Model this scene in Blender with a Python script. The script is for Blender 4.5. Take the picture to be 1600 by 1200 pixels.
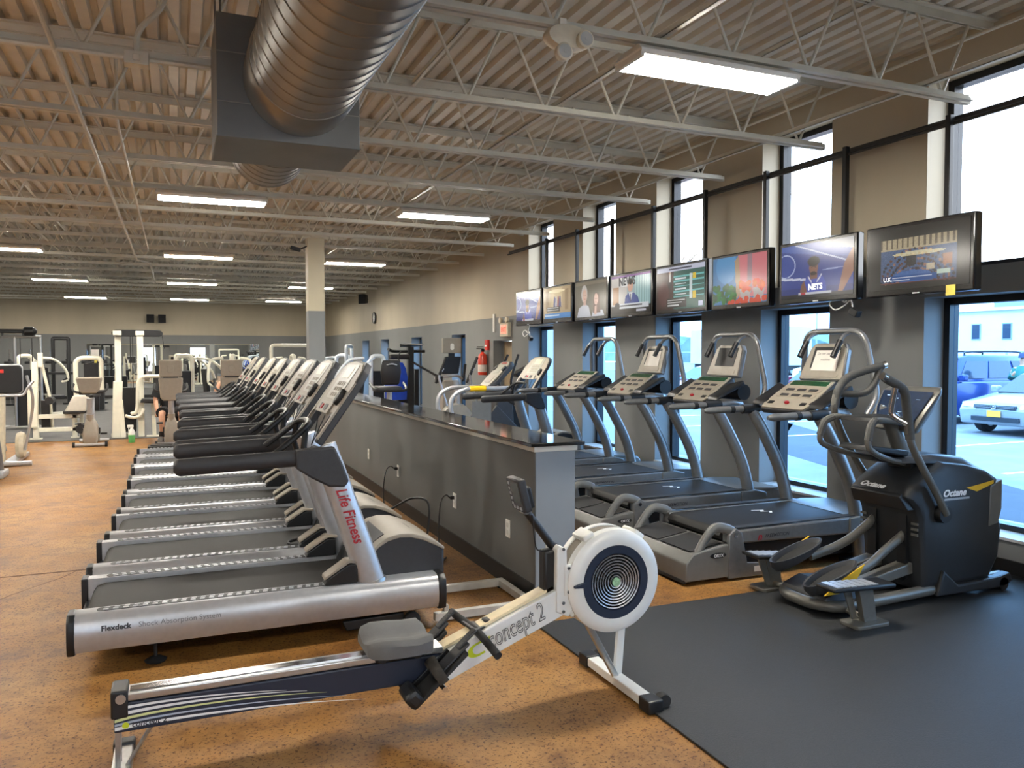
import bpy, bmesh, math, random
import numpy as np
from mathutils import Vector, Matrix
for _o in list(bpy.data.objects): bpy.data.objects.remove(_o)
SC = bpy.context.scene
COL = SC.collection
RND = random.Random(11)
PI = math.pi

# ------------------------------------------------------------------ camera
cam_d = bpy.data.cameras.new('camera'); cam = bpy.data.objects.new('camera', cam_d); COL.objects.link(cam)
cam_d.sensor_fit = 'HORIZONTAL'; cam_d.sensor_width = 36.0; cam_d.lens = 1240.0 / 1600.0 * 36.0
cam_d.clip_start = 0.05; cam_d.clip_end = 600
cam.location = (0, 0, 1.62)
cam.rotation_euler = (math.radians(90 - 2.217), 0, math.radians(-23.09))
SC.camera = cam
# ------------------------------------------------------------------ world, sun, exposure
SC.view_settings.view_transform = 'Standard'; SC.view_settings.look = 'None'
SC.view_settings.gamma = 1.0; SC.view_settings.use_curve_mapping = False
SC.view_settings.exposure = 1.3
W = bpy.data.worlds.new('overcast_sky'); SC.world = W; W.use_nodes = True
_n = W.node_tree.nodes; _l = W.node_tree.links
_n['Background'].inputs['Color'].default_value = (0.80, 0.90, 1.0, 1)
_n['Background'].inputs['Strength'].default_value = 4.2
_tc = _n.new('ShaderNodeTexCoord'); _mp = _n.new('ShaderNodeMapping'); _mp.inputs['Scale'].default_value = (1, 1, 3)
_nz = _n.new('ShaderNodeTexNoise'); _nz.inputs['Scale'].default_value = 2.0; _nz.inputs['Detail'].default_value = 5
_rp = _n.new('ShaderNodeValToRGB'); _rp.color_ramp.elements[0].color = (0.66, 0.82, 1, 1); _rp.color_ramp.elements[1].color = (0.97, 0.99, 1, 1)
_rp.color_ramp.elements[0].position = 0.38; _rp.color_ramp.elements[1].position = 0.58
_l.new(_tc.outputs['Generated'], _mp.inputs['Vector']); _l.new(_mp.outputs['Vector'], _nz.inputs['Vector'])
_l.new(_nz.outputs['Fac'], _rp.inputs['Fac']); _l.new(_rp.outputs['Color'], _n['Background'].inputs['Color'])
sun_d = bpy.data.lights.new('sun', 'SUN'); sun = bpy.data.objects.new('sun', sun_d); COL.objects.link(sun)
sun_d.energy = 2.0; sun_d.angle = math.radians(2); sun_d.color = (1, .96, .9)
sun.rotation_euler = (math.radians(22), math.radians(-48), 0)      # high over the roof, from behind the building
LAMP_STRENGTH = 49.0

# ------------------------------------------------------------------ helpers
def s2l(c):
    if isinstance(c, str): c = [int(c[i:i + 2], 16) for i in (1, 3, 5)]
    return tuple(((v / 255) / 12.92 if v / 255 <= .04045 else ((v / 255 + .055) / 1.055) ** 2.4) for v in c)

MATS = {}
def mat(name, col, rough=.5, metal=0., var=.10, scale=14., bump=0., spec=.5, emit=0., bscale=None, coat=0.):
    if name in MATS: return MATS[name]
    m = bpy.data.materials.new(name); m.use_nodes = True; nt = m.node_tree; p = nt.nodes['Principled BSDF']
    c = s2l(col)
    p.inputs['Roughness'].default_value = rough; p.inputs['Metallic'].default_value = metal
    p.inputs['Specular IOR Level'].default_value = spec
    if coat: p.inputs['Coat Weight'].default_value = coat; p.inputs['Coat Roughness'].default_value = .1
    tc = nt.nodes.new('ShaderNodeTexCoord'); nz = nt.nodes.new('ShaderNodeTexNoise')
    nz.inputs['Scale'].default_value = scale; nz.inputs['Detail'].default_value = 4
    nt.links.new(tc.outputs['Object'], nz.inputs['Vector'])
    rp = nt.nodes.new('ShaderNodeValToRGB'); e = rp.color_ramp.elements
    e[0].position = .3; e[1].position = .7
    e[0].color = (*[v * (1 - var) for v in c], 1); e[1].color = (*[min(1, v * (1 + var)) for v in c], 1)
    nt.links.new(nz.outputs['Fac'], rp.inputs['Fac']); nt.links.new(rp.outputs['Color'], p.inputs['Base Color'])
    if emit:
        nt.links.new(rp.outputs['Color'], p.inputs['Emission Color']); p.inputs['Emission Strength'].default_value = emit
    if bump:
        b = nt.nodes.new('ShaderNodeBump'); b.inputs['Strength'].default_value = bump; b.inputs['Distance'].default_value = .004
        n2 = nt.nodes.new('ShaderNodeTexNoise'); n2.inputs['Scale'].default_value = bscale or scale * 8; n2.inputs['Detail'].default_value = 3
        nt.links.new(tc.outputs['Object'], n2.inputs['Vector']); nt.links.new(n2.outputs['Fac'], b.inputs['Height'])
        nt.links.new(b.outputs['Normal'], p.inputs['Normal'])
    MATS[name] = m
    return m

def catmull(pts, k=6):
    P = [Vector(p) for p in pts]; out = []
    for i in range(len(P) - 1):
        p0 = P[i - 1] if i else P[i] * 2 - P[i + 1]; p1 = P[i]; p2 = P[i + 1]
        p3 = P[i + 2] if i + 2 < len(P) else P[i + 1] * 2 - P[i]
        for j in range(k):
            t = j / k
            out.append(.5 * ((2 * p1) + (p2 - p0) * t + (2 * p0 - 5 * p1 + 4 * p2 - p3) * t * t + (3 * p1 - p0 - 3 * p2 + p3) * t ** 3))
    out.append(P[-1]); return out

def fillet(pts, r, k=5):
    P = [Vector(p) for p in pts]; out = [P[0]]
    for i in range(1, len(P) - 1):
        a = P[i - 1] - P[i]; b = P[i + 1] - P[i]
        d = min(r, a.length * .48, b.length * .48)
        p = P[i] + a.normalized() * d; q = P[i] + b.normalized() * d
        for j in range(k + 1):
            t = j / k; out.append(p * (1 - t) ** 2 + P[i] * 2 * t * (1 - t) + q * t * t)
    out.append(P[-1]); return out

class B:
    """collects solids; build() links them as one mesh object"""
    def __init__(s): s.v = []; s.f = []
    def add(s, vs, fs):
        n = len(s.v); s.v += [tuple(v) for v in vs]; s.f += [tuple(i + n for i in f) for f in fs]; return s
    def box(s, x0, x1, y0, y1, z0, z1, M=None):
        vs = [Vector((x, y, z)) for x in (x0, x1) for y in (y0, y1) for z in (z0, z1)]
        if M: vs = [M @ v for v in vs]
        return s.add(vs, [(0, 1, 3, 2), (4, 6, 7, 5), (0, 4, 5, 1), (2, 3, 7, 6), (0, 2, 6, 4), (1, 5, 7, 3)])
    def prism(s, pts, axis, a0, a1, taper=None):
        n = len(pts); vs = []
        cx = sum(p[0] for p in pts) / n; cy = sum(p[1] for p in pts) / n
        for k, a in enumerate((a0, a1)):
            t = 1 if not taper else taper[k]
            for p, q in pts:
                p = cx + (p - cx) * t; q = cy + (q - cy) * t
                vs.append({'x': (a, p, q), 'y': (p, a, q), 'z': (p, q, a)}[axis])
        return s.add(vs, [tuple(range(n))[::-1], tuple(range(n, 2 * n))] + [(i, (i + 1) % n, n + (i + 1) % n, n + i) for i in range(n)])
    def loft(s, rings, cap=True, closed=True):
        n = len(rings[0]); vs = [p for r in rings for p in r]; fs = []
        for k in range(len(rings) - 1):
            for i in range(n if closed else n - 1):
                j = (i + 1) % n; fs.append((k * n + i, k * n + j, (k + 1) * n + j, (k + 1) * n + i))
        if cap: fs += [tuple(range(n))[::-1], tuple(range((len(rings) - 1) * n, len(rings) * n))]
        return s.add(vs, fs)
    def tube(s, pts, r, n=10, flat=1., cap=True, up=(0, 0, 1)):
        P = [Vector(p) for p in pts]; m = len(P); rr = r if isinstance(r, (list, tuple)) else [r] * m
        if len(rr) != m: rr = [rr[0] + (rr[-1] - rr[0]) * i / (m - 1) for i in range(m)]
        rings = []; a = None
        for i in range(m):
            t = (P[min(i + 1, m - 1)] - P[max(i - 1, 0)]).normalized()
            if a is None:
                u = Vector(up)
                if abs(u.dot(t)) > .95: u = Vector((1, 0, 0)) if abs(t.x) < .9 else Vector((0, 1, 0))
                a = (u - t * u.dot(t)).normalized()
            else: a = (a - t * a.dot(t)).normalized()
            b = t.cross(a)
            rings.append([P[i] + (a * math.cos(w) + b * flat * math.sin(w)) * rr[i] for w in [2 * PI * j / n for j in range(n)]])
        return s.loft(rings, cap)
    def cyl(s, p0, p1, r, n=16, r1=None): return s.tube([p0, p1], [r, r if r1 is None else r1], n)
    def ring(s, prof, c=(0, 0, 0), axis='z', n=24): return s.lathe(list(prof) + [prof[0]], c, axis, n, False)
    def lathe(s, prof, c=(0, 0, 0), axis='z', n=24, cap=True):
        c = Vector(c); rings = []
        for r, h in prof:
            ring = []
            for j in range(n):
                w = 2 * PI * j / n; u, v = r * math.cos(w), r * math.sin(w)
                ring.append(c + Vector({'z': (u, v, h), 'y': (u, h, v), 'x': (h, u, v)}[axis]))
            rings.append(ring)
        return s.loft(rings, cap)
    def poly(s, pts): return s.add(pts, [tuple(range(len(pts)))])
    def xf(s, M): s.v = [tuple(M @ Vector(v)) for v in s.v]; return s
    def mesh(s, name, m, bev=0., smooth=True, ang=35):
        me = bpy.data.meshes.new(name); me.from_pydata(s.v, [], s.f)
        bm = bmesh.new(); bm.from_mesh(me)
        bmesh.ops.recalc_face_normals(bm, faces=bm.faces)
        if bev:
            ed = [e for e in bm.edges if len(e.link_faces) == 2 and e.calc_face_angle(0) > math.radians(30)]
            bmesh.ops.bevel(bm, geom=ed, offset=bev, segments=2, profile=.5, affect='EDGES', clamp_overlap=True)
        bm.to_mesh(me); bm.free()
        if smooth:
            me.polygons.foreach_set('use_smooth', [True] * len(me.polygons))
            me.set_sharp_from_angle(angle=math.radians(min(ang, 21) if bev and ang < 38 else ang))
        me.materials.append(m); me.update(); return me

def obj(name, b, m, parent=None, bev=0., smooth=True, ang=35, label=None, kind=None):
    me = b if isinstance(b, bpy.types.Mesh) else b.mesh(name, m, bev, smooth, ang)
    o = bpy.data.objects.new(name, me); COL.objects.link(o)
    if parent: o.parent = parent
    if label: o['label'] = label
    if kind: o['kind'] = kind
    return o
def thing(name, label, cat, loc=(0, 0, 0), rz=0., group=None):
    o = bpy.data.objects.new(name, None); COL.objects.link(o); o.empty_display_size = .1
    o.location = loc; o.rotation_euler = (0, 0, rz); o['label'] = label; o['category'] = cat
    if group: o['group'] = group
    return o
def tag(o, label, cat, group=None):
    o['label'] = label; o['category'] = cat
    if group: o['group'] = group
    return o
def struct(name, b, m, **k):
    o = obj(name, b, m, **k); o['kind'] = 'structure'; return o
def copy_tree(o, parent=None):
    c = o.copy(); COL.objects.link(c); c.parent = parent
    for ch in o.children: copy_tree(ch, c)
    return c
def text(s, size, m, parent, org, right, up, name='lettering', shear=0., outline=0., lift=.0015, bold=0., align='LEFT', width=1., label=None, space=1.):
    cu = bpy.data.curves.new('lettering', 'FONT'); cu.body = s; cu.size = size; cu.shear = shear; cu.align_x = align; cu.space_character = space
    cu.resolution_u = 3
    if outline: cu.fill_mode = 'NONE'; cu.bevel_depth = outline; cu.bevel_resolution = 0
    elif bold: cu.offset = bold
    t = bpy.data.objects.new('t', cu); COL.objects.link(t)
    bpy.context.view_layer.update()
    me = bpy.data.meshes.new_from_object(t.evaluated_get(bpy.context.evaluated_depsgraph_get()))
    bpy.data.objects.remove(t); bpy.data.curves.remove(cu)
    r = Vector(right).normalized(); u = Vector(up); u = (u - r * u.dot(r)).normalized(); n = r.cross(u)
    M = Matrix((( r.x * width, u.x, n.x, 0), (r.y * width, u.y, n.y, 0), (r.z * width, u.z, n.z, 0), (0, 0, 0, 1)))
    me.transform(Matrix.Translation(Vector(org) + n * lift) @ M)
    me.materials.clear(); me.materials.append(m)
    return obj(name, me, m, parent, label=label)

# ------------------------------------------------------------------ shared materials
silver = mat('silver_paint', (186, 188, 192), .32, .55, .05, 30)
alu = mat('brushed_aluminium', (190, 190, 188), .28, .9, .06, 60)
chrome = mat('chrome', (210, 210, 212), .12, 1., .02)
charcoal = mat('charcoal_plastic', (47, 48, 51), .5, 0, .08, 40, .15)
black = mat('black_plastic', (22, 23, 25), .42, 0, .1, 30, .1)
blackrub = mat('black_rubber', (30, 30, 31), .75, 0, .15, 60, .25)
beltm = mat('belt_rubber', (30, 29, 28), .6, 0, .14, 6, .3, spec=.3, bscale=300)
beige = mat('beige_plastic', (150, 143, 130), .42, 0, .05, 20)
taupe = mat('taupe_plastic', (150, 141, 128), .45, 0, .05, 20)
creamw = mat('cream_powder_coat', (226, 222, 204), .38, 0, .04, 12)
whitep = mat('white_plastic', (232, 231, 224), .4, 0, .04, 12)
redp = mat('red_print', (168, 26, 40), .4, 0, .05)
darkprint = mat('dark_print', (48, 50, 56), .5, 0, .05)
whiteprint = mat('white_print', (226, 228, 230), .45, 0, .03)
yellow = mat('yellow_plastic', (214, 172, 30), .42, 0, .05)
fmgrey = mat('pewter_paint', (128, 129, 130), .36, .55, .06, 30)
fmsilver = mat('warm_silver_plastic', (112, 112, 109), .42, .2, .05, 20)
lcd = mat('lcd_grey', (150, 149, 136), .3, 0, .06, 30)
darkglass = mat('dark_glass', (30, 31, 33), .55, 0, .05)
paperm = mat('white_paper', (226, 220, 212), .7, 0, .03)
screenblue = mat('backlit_blue_display', (14, 30, 52), .35, 0, .3, 30, emit=.35)
skin = mat('skin', (198, 150, 122), .55, 0, .06, 20)
blackcloth = mat('black_cloth', (26, 26, 29), .9, 0, .15, 40, .3)
# ------------------------------------------------------------------ setting: floor, walls, ceiling
XW, YF, YB, XL, ZC = 5.6, 31.9, -4.5, -9.0, 4.07      # inner faces of the room

def wall_paint(name, split=2.29, lo=(121, 122, 121), hi=(186, 174, 151), axis=2):
    m = bpy.data.materials.new(name); m.use_nodes = True; nt = m.node_tree; p = nt.nodes['Principled BSDF']
    p.inputs['Roughness'].default_value = .55
    g = nt.nodes.new('ShaderNodeNewGeometry'); sx = nt.nodes.new('ShaderNodeSeparateXYZ'); nt.links.new(g.outputs['Position'], sx.inputs[0])
    gt = nt.nodes.new('ShaderNodeMath'); gt.operation = 'GREATER_THAN'; gt.inputs[1].default_value = split; nt.links.new(sx.outputs[2], gt.inputs[0])
    nz = nt.nodes.new('ShaderNodeTexNoise'); nz.inputs['Scale'].default_value = .9; nz.inputs['Detail'].default_value = 5
    mp = nt.nodes.new('ShaderNodeMapping'); mp.inputs['Scale'].default_value = (1, 1, .35)
    nt.links.new(g.outputs['Position'], mp.inputs[0]); nt.links.new(mp.outputs[0], nz.inputs['Vector'])
    mx = nt.nodes.new('ShaderNodeMix'); mx.data_type = 'RGBA'
    mx.inputs['A'].default_value = (*s2l(lo), 1); mx.inputs['B'].default_value = (*s2l(hi), 1)
    nt.links.new(gt.outputs[0], mx.inputs['Factor'])
    m2 = nt.nodes.new('ShaderNodeMix'); m2.data_type = 'RGBA'; m2.blend_type = 'MULTIPLY'; m2.inputs['Factor'].default_value = 1
    rp = nt.nodes.new('ShaderNodeValToRGB'); rp.color_ramp.elements[0].color = (.84, .84, .84, 1); rp.color_ramp.elements[1].color = (1, 1, 1, 1)
    rp.color_ramp.elements[0].position = .3; rp.color_ramp.elements[1].position = .65
    nt.links.new(nz.outputs['Fac'], rp.inputs['Fac']); nt.links.new(mx.outputs['Result'], m2.inputs['A']); nt.links.new(rp.outputs['Color'], m2.inputs['B'])
    nt.links.new(m2.outputs['Result'], p.inputs['Base Color'])
    b = nt.nodes.new('ShaderNodeBump'); b.inputs['Strength'].default_value = .12; n2 = nt.nodes.new('ShaderNodeTexNoise'); n2.inputs['Scale'].default_value = 60
    nt.links.new(g.outputs['Position'], n2.inputs['Vector']); nt.links.new(n2.outputs['Fac'], b.inputs['Height']); nt.links.new(b.outputs['Normal'], p.inputs['Normal'])
    return m
paint = wall_paint('two_tone_wall_paint')
greywall = wall_paint('grey_partition_paint', 50., (112, 113, 112))

def floor_mat():
    m = bpy.data.materials.new('stained_concrete'); m.use_nodes = True; nt = m.node_tree; p = nt.nodes['Principled BSDF']; N = nt.nodes; L = nt.links
    g = N.new('ShaderNodeNewGeometry')
    def noise(sc, det=5, rough=.6):
        n = N.new('ShaderNodeTexNoise'); n.inputs['Scale'].default_value = sc; n.inputs['Detail'].default_value = det; n.inputs['Roughness'].default_value = rough
        L.new(g.outputs['Position'], n.inputs['Vector']); return n.outputs['Fac']
    def ramp(f, stops):
        r = N.new('ShaderNodeValToRGB'); e = r.color_ramp.elements
        while len(e) < len(stops): e.new(.5)
        for k, (pos, c) in enumerate(stops): e[k].position = pos; e[k].color = (*c, 1)
        L.new(f, r.inputs['Fac']); return r.outputs['Color']
    def mul(a, b, f=1.):
        x = N.new('ShaderNodeMix'); x.data_type = 'RGBA'; x.blend_type = 'MULTIPLY'; x.inputs['Factor'].default_value = f
        L.new(a, x.inputs['A']); L.new(b, x.inputs['B']); return x.outputs['Result']
    base = ramp(noise(.9, 6, .65), [(.25, s2l((128, 86, 40))), (.5, s2l((154, 111, 58))), (.75, s2l((170, 132, 82)))])
    mott = ramp(noise(6, 8, .75), [(.30, (.50, .40, .32)), (.5, (.92, .90, .88)), (.72, (1.12, 1.08, 1.0))])
    pits = mul(ramp(noise(70, 2, .6), [(.37, (.20, .10, .045)), (.42, (1, 1, 1))]), ramp(noise(26, 6, .8), [(.36, (.30, .17, .09)), (.44, (1, 1, 1))]))
    dirt = ramp(noise(1.5, 5, .7), [(.34, (.56, .50, .46)), (.52, (1, 1, 1))])
    c = mul(mul(mul(base, mott, .8), pits, .85), dirt, .8)
    L.new(c, p.inputs['Base Color'])
    rr = N.new('ShaderNodeMapRange'); p.inputs['Specular IOR Level'].default_value = .3; rr.inputs['To Min'].default_value = .38; rr.inputs['To Max'].default_value = .65
    L.new(noise(3), rr.inputs['Value']); L.new(rr.outputs[0], p.inputs['Roughness'])
    b = N.new('ShaderNodeBump'); b.inputs['Strength'].default_value = .12; b.inputs['Distance'].default_value = .004; L.new(noise(40, 3), b.inputs['Height']); L.new(b.outputs['Normal'], p.inputs['Normal'])
    return m
floor = struct('floor', B().box(XL, XW + .34, YB, YF, -.1, 0), floor_mat(), smooth=False)
jm = mat('joint_sealant', (96, 62, 34), .8, 0, .2)
obj('expansion_joint', B().box(XL, 2.1, 6.66, 6.685, -.004, .0012), jm, floor)
def ribbon(pts, w, z=.0014):
    b = B(); P = [Vector((x, y, z)) for x, y in pts]; vs = []
    for i, p in enumerate(P):
        t = (P[min(i + 1, len(P) - 1)] - P[max(i - 1, 0)]).normalized(); n = Vector((-t.y, t.x, 0)) * w * .5 * (0.5 + RND.random())
        vs += [p + n, p - n]
    return b.add(vs, [(2 * i, 2 * i + 1, 2 * i + 3, 2 * i + 2) for i in range(len(P) - 1)])
ck = [(-.68 - .11 * i + RND.uniform(-.025, .025), 6.66 - i * .17 + RND.uniform(-.03, .03)) for i in range(14)]
obj('crack', ribbon(ck, .010), jm, floor, label='thin dark crack wandering across the concrete')

# right wall with openings
WIN = [(3.69 + 1.95 * k - (.01 * k), 4.62 + 1.95 * k - (.003 * k)) for k in range(-3, 5)]       # upper + lower windows
LOW = [(15.62, 16.49), (18.77, 19.68), (21.97, 22.9), (24.4, 25.4)]                                   # low windows only
DOOR = (13.14, 14.04)
def grid_wall(us, vs, solid, w0, w1, place):
    b = B(); idx = {}
    def V(i, j, k):
        key = (i, j, k)
        if key not in idx: idx[key] = len(b.v); b.v.append(tuple(place(us[i], vs[j], (w0, w1)[k])))
        return idx[key]
    nu, nv = len(us) - 1, len(vs) - 1
    S = lambda i, j: 0 <= i < nu and 0 <= j < nv and solid((us[i] + us[i + 1]) / 2, (vs[j] + vs[j + 1]) / 2)
    for i in range(nu):
        for j in range(nv):
            if not S(i, j): continue
            for k in (0, 1): b.f.append((V(i, j, k), V(i + 1, j, k), V(i + 1, j + 1, k), V(i, j + 1, k)))
            if not S(i - 1, j): b.f.append((V(i, j, 0), V(i, j + 1, 0), V(i, j + 1, 1), V(i, j, 1)))
            if not S(i + 1, j): b.f.append((V(i + 1, j, 0), V(i + 1, j + 1, 0), V(i + 1, j + 1, 1), V(i + 1, j, 1)))
            if not S(i, j - 1): b.f.append((V(i, j, 0), V(i + 1, j, 0), V(i + 1, j, 1), V(i, j, 1)))
            if not S(i, j + 1): b.f.append((V(i, j + 1, 0), V(i + 1, j + 1, 0), V(i + 1, j + 1, 1), V(i, j + 1, 1)))
    return b
ys = sorted({YB, YF, *[y for w in WIN for y in w], *[y for w in LOW for y in w], *DOOR})
zs = [-.1, .0, .26, 1.86, 2.02, 2.07, 2.28, 3.82, 4.25]
def solid_r(y, z):
    for a, c in WIN:
        if a < y < c and (.26 < z < 2.07 or 2.28 < z < 3.82): return False
    for a, c in LOW:
        if a < y < c and .26 < z < 2.02: return False
    if DOOR[0] < y < DOOR[1] and 0 < z < 1.86: return False
    return True
wall_r = struct('wall_right', grid_wall(ys, zs, solid_r, XW, XW + .34, lambda u, v, w: (w, u, v)), paint, smooth=False)
struct('wall_left', B().box(XL - .2, XL, YB, YF, -.1, 4.25), paint, smooth=False)
struct('wall_far', B().box(XL - .2, XW + .34, YF, YF + .2, -.1, 4.25), paint, smooth=False)
BW = [(-2.35, -1.25), (1.2, 2.4)]
bs = sorted({XL, XW + .34, *[x for w in BW for x in w]})
wall_b = struct('wall_back', grid_wall(bs, [-.1, .25, 2.05, 2.35, 3.3, 4.25], lambda x, z: not any(a < x < c for a, c in BW) or z < .25 or 2.05 < z < 2.35 or z > 3.3, YB - .2, YB, lambda u, v, w: (u, w, v)), paint, smooth=False)
basem = mat('black_vinyl_base', (24, 22, 21), .45, 0, .1)
struct('baseboard_right', B().box(XW - .012, XW, YB, DOOR[0], 0, .11).box(XW - .012, XW, DOOR[1], YF, 0, .11), basem, smooth=False)
struct('baseboard_far', B().box(XL, XW - .012, YF - .012, YF, 0, .11), basem, smooth=False)

# windows
framem = mat('dark_bronze_frame', (32, 34, 38), .35, .4, .06)
def glass(name, tint):
    m = bpy.data.materials.new(name); m.use_nodes = True; nt = m.node_tree; nt.nodes.remove(nt.nodes['Principled BSDF'])
    tr = nt.nodes.new('ShaderNodeBsdfTransparent'); gl = nt.nodes.new('ShaderNodeBsdfGlossy'); gl.inputs['Roughness'].default_value = .02
    lw = nt.nodes.new('ShaderNodeLayerWeight'); pw = nt.nodes.new('ShaderNodeMath'); pw.operation = 'POWER'; pw.inputs[1].default_value = 4
    nt.links.new(lw.outputs['Facing'], pw.inputs[0]); fr = nt.nodes.new('ShaderNodeMapRange'); fr.inputs['To Min'].default_value = .03; fr.inputs['To Max'].default_value = .5
    nt.links.new(pw.outputs[0], fr.inputs['Value'])
    nz = nt.nodes.new('ShaderNodeTexNoise'); nz.inputs['Scale'].default_value = .7
    rp = nt.nodes.new('ShaderNodeValToRGB'); rp.color_ramp.elements[0].color = (*[v * .96 for v in tint], 1); rp.color_ramp.elements[1].color = (*tint, 1)
    nt.links.new(nz.outputs['Fac'], rp.inputs['Fac']); nt.links.new(rp.outputs['Color'], tr.inputs['Color'])
    mx = nt.nodes.new('ShaderNodeMixShader'); nt.links.new(fr.outputs[0], mx.inputs[0]); nt.links.new(tr.outputs[0], mx.inputs[1]); nt.links.new(gl.outputs[0], mx.inputs[2])
    nt.links.new(mx.outputs[0], nt.nodes['Material Output'].inputs['Surface']); MATS[name] = m
    return m
glass_up = glass('clear_glass', (.97, .98, 1.0)); glass_lo = glass('blue_film_glass', (.56, .78, 1.0))
sillm = mat('sill_laminate', (176, 178, 178), .4, 0, .05)
wn = 0
def window(y0, y1, z0, z1, g, sill=False, mull=None):
    global wn
    wn += 1
    xa, xb, t = XW + .225, XW + .33, .055
    o = struct('window_%d' % wn, B().box(xa, xb, y0 - .01, y0 + t, z0, z1).box(xa, xb, y1 - t, y1 + .01, z0, z1), framem, smooth=False)
    obj('frame_head', B().box(xa, xb, y0 + t, y1 - t, z1 - t, z1 + .01), framem, o, smooth=False)
    obj('frame_sill', B().box(xa, xb, y0 + t, y1 - t, z0 - .01, z0 + t), framem, o, smooth=False)
    if mull: obj('mullion', B().box(xa, xb, y0 + mull - .025, y0 + mull + .025, z0 + t, z1 - t), framem, o, smooth=False)
    obj('pane', B().box(xa + .05, xa + .058, y0 + t, y1 - t, z0 + t, z1 - t), g, o, smooth=False)
    if sill: obj('window_sill', B().box(XW - .02, xa, y0, y1, z0 - .012, z0 + .012), sillm, o, .004)
for k, (a, c) in enumerate(WIN):
    window(a, c, .26, 2.07, glass_lo, True); window(a, c, 2.28, 3.82, glass_up)
for a, c in LOW: window(a, c, .26, 2.02, glass_lo, True)
for a, c in BW:
    for z0, z1 in ((.25, 2.05), (2.35, 3.3)):
        wn += 1
        o = struct('window_%d' % wn, B().box(a, a + .05, YB - .15, YB - .05, z0, z1).box(c - .05, c, YB - .15, YB - .05, z0, z1), framem, smooth=False)
        obj('pane', B().box(a + .05, c - .05, YB - .11, YB - .1, z0, z1), glass_up, o, smooth=False)
# exit door in its recess
door = struct('door_1', B().box(XW + .2, XW + .25, DOOR[0] + .05, DOOR[1] - .05, .01, 1.84), mat('tan_door', (150, 132, 104), .5, 0, .08, 3), bev=.004)
obj('door_frame', B().box(XW + .17, XW + .26, DOOR[0], DOOR[0] + .05, 0, 1.86).box(XW + .17, XW + .26, DOOR[1] - .05, DOOR[1], 0, 1.86), greywall, door)
obj('push_bar', B().cyl((XW + .16, DOOR[0] + .12, .98), (XW + .16, DOOR[1] - .12, .98), .02).box(XW + .14, XW + .2, DOOR[0] + .1, DOOR[0] + .16, .95, 1.01).box(XW + .14, XW + .2, DOOR[1] - .16, DOOR[1] - .1, .95, 1.01), chrome, door)

# half-height partition
HX0, HX1, HY0, HY1 = 2.13, 2.42, 4.62, 13.0
hw = struct('wall_center', B().box(HX0, HX1, HY0, HY1, 0, .985), greywall, smooth=False)
obj('end_panel', B().box(HX0 + .004, HX1 - .004, HY0 - .006, HY0, .0, .985), mat('partition_end_paint', (136, 143, 150), .5, 0, .05, 3), hw, smooth=False)
obj('cap_board', B().box(HX0 - .012, HX1 + .012, HY0 - .014, HY1, .985, 1.022), mat('cap_trim_paint', (206, 202, 192), .5, 0, .05, 4), hw, .003)
def granite():
    m = mat('black_granite', (30, 28, 27), .06, 0, .5, 90, spec=.6); return m
obj('granite_top', B().box(HX0 - .045, HX1 + .05, HY0 - .045, HY1, 1.022, 1.045), granite(), hw, .003)
struct('baseboard_center', B().box(HX0 - .012, HX0 - .001, HY0, HY1, 0, .12).box(HX1 + .001, HX1 + .012, HY0, HY1, 0, .12), basem, smooth=False)
colm = wall_paint('column_paint', 2.3, (128, 131, 132), (206, 196, 168))
struct('trim_1', B().box(2.0, 2.26, 13.0, 13.26, 0, 3.47), colm, bev=.006, smooth=False)['label'] = 'square steel column painted cream above and grey below'

# metal deck ceiling
deckm = mat('deck_paint', (202, 195, 180), .55, .1, .06, 5)
b = B(); prof = []; x = XL
while x < XW + .34:
    prof += [(x, ZC), (x + .075, ZC), (x + .09, ZC + .045), (x + .135, ZC + .045), (x + .15, ZC)]; x += .15
prof = [p for i, p in enumerate(prof) if i == 0 or p != prof[i - 1]]
n = len(prof)
b.add([(p, YB, q) for p, q in prof] + [(p, YF, q) for p, q in prof], [(i, i + 1, n + i + 1, n + i) for i in range(n - 1)])
ceil = struct('ceiling', b, deckm, smooth=False)
obj('roof_slab', B().box(XL - .2, XW + .36, YB - .2, YF + .2, 4.25, 4.4), mat('roof_board', (90, 88, 84), .9), ceil, smooth=False)
jmat = mat('joist_paint', (204, 201, 188), .45, .1, .06, 6)
JP, J0 = 1.42, 4.1
ch_b = B().box(XL, 5.36, -.052, -.012, 3.45, 3.456).box(XL, 5.36, -.018, -.012, 3.456, 3.5).box(XL, 5.42, .012, .052, 3.45, 3.456).box(XL, 5.42, .012, .018, 3.456, 3.5)
ch_t = B().box(XL, XW, -.06, -.012, 4.054, 4.066).box(XL, XW, -.02, -.012, 4.0, 4.054).box(XL, XW, .012, .06, 4.054, 4.066).box(XL, XW, .012, .02, 4.0, 4.054)
ch_bm = ch_b.mesh('bottom_chord', jmat, smooth=False); ch_tm = ch_t.mesh('top_chord', jmat, smooth=False)
bar_u = B().cyl((0, 0, 3.475), (.27, 0, 4.03), .0115, 8).mesh('web_bar', jmat)
bar_d = B().cyl((0, 0, 3.475), (-.27, 0, 4.03), .0115, 8).mesh('web_bar', jmat)
far = B()
xx = 5.1
while xx > XL + .3:
    far.cyl((xx, 0, 3.475), (xx + .27, 0, 4.03), .0115, 6).cyl((xx, 0, 3.475), (xx - .27, 0, 4.03), .0115, 6); xx -= .62
far_m = far.mesh('web', jmat)
endbar = B().cyl((5.36, .0, 3.47), (5.58, 0, 4.02), .012, 8).mesh('end_bar', jmat)
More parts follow.
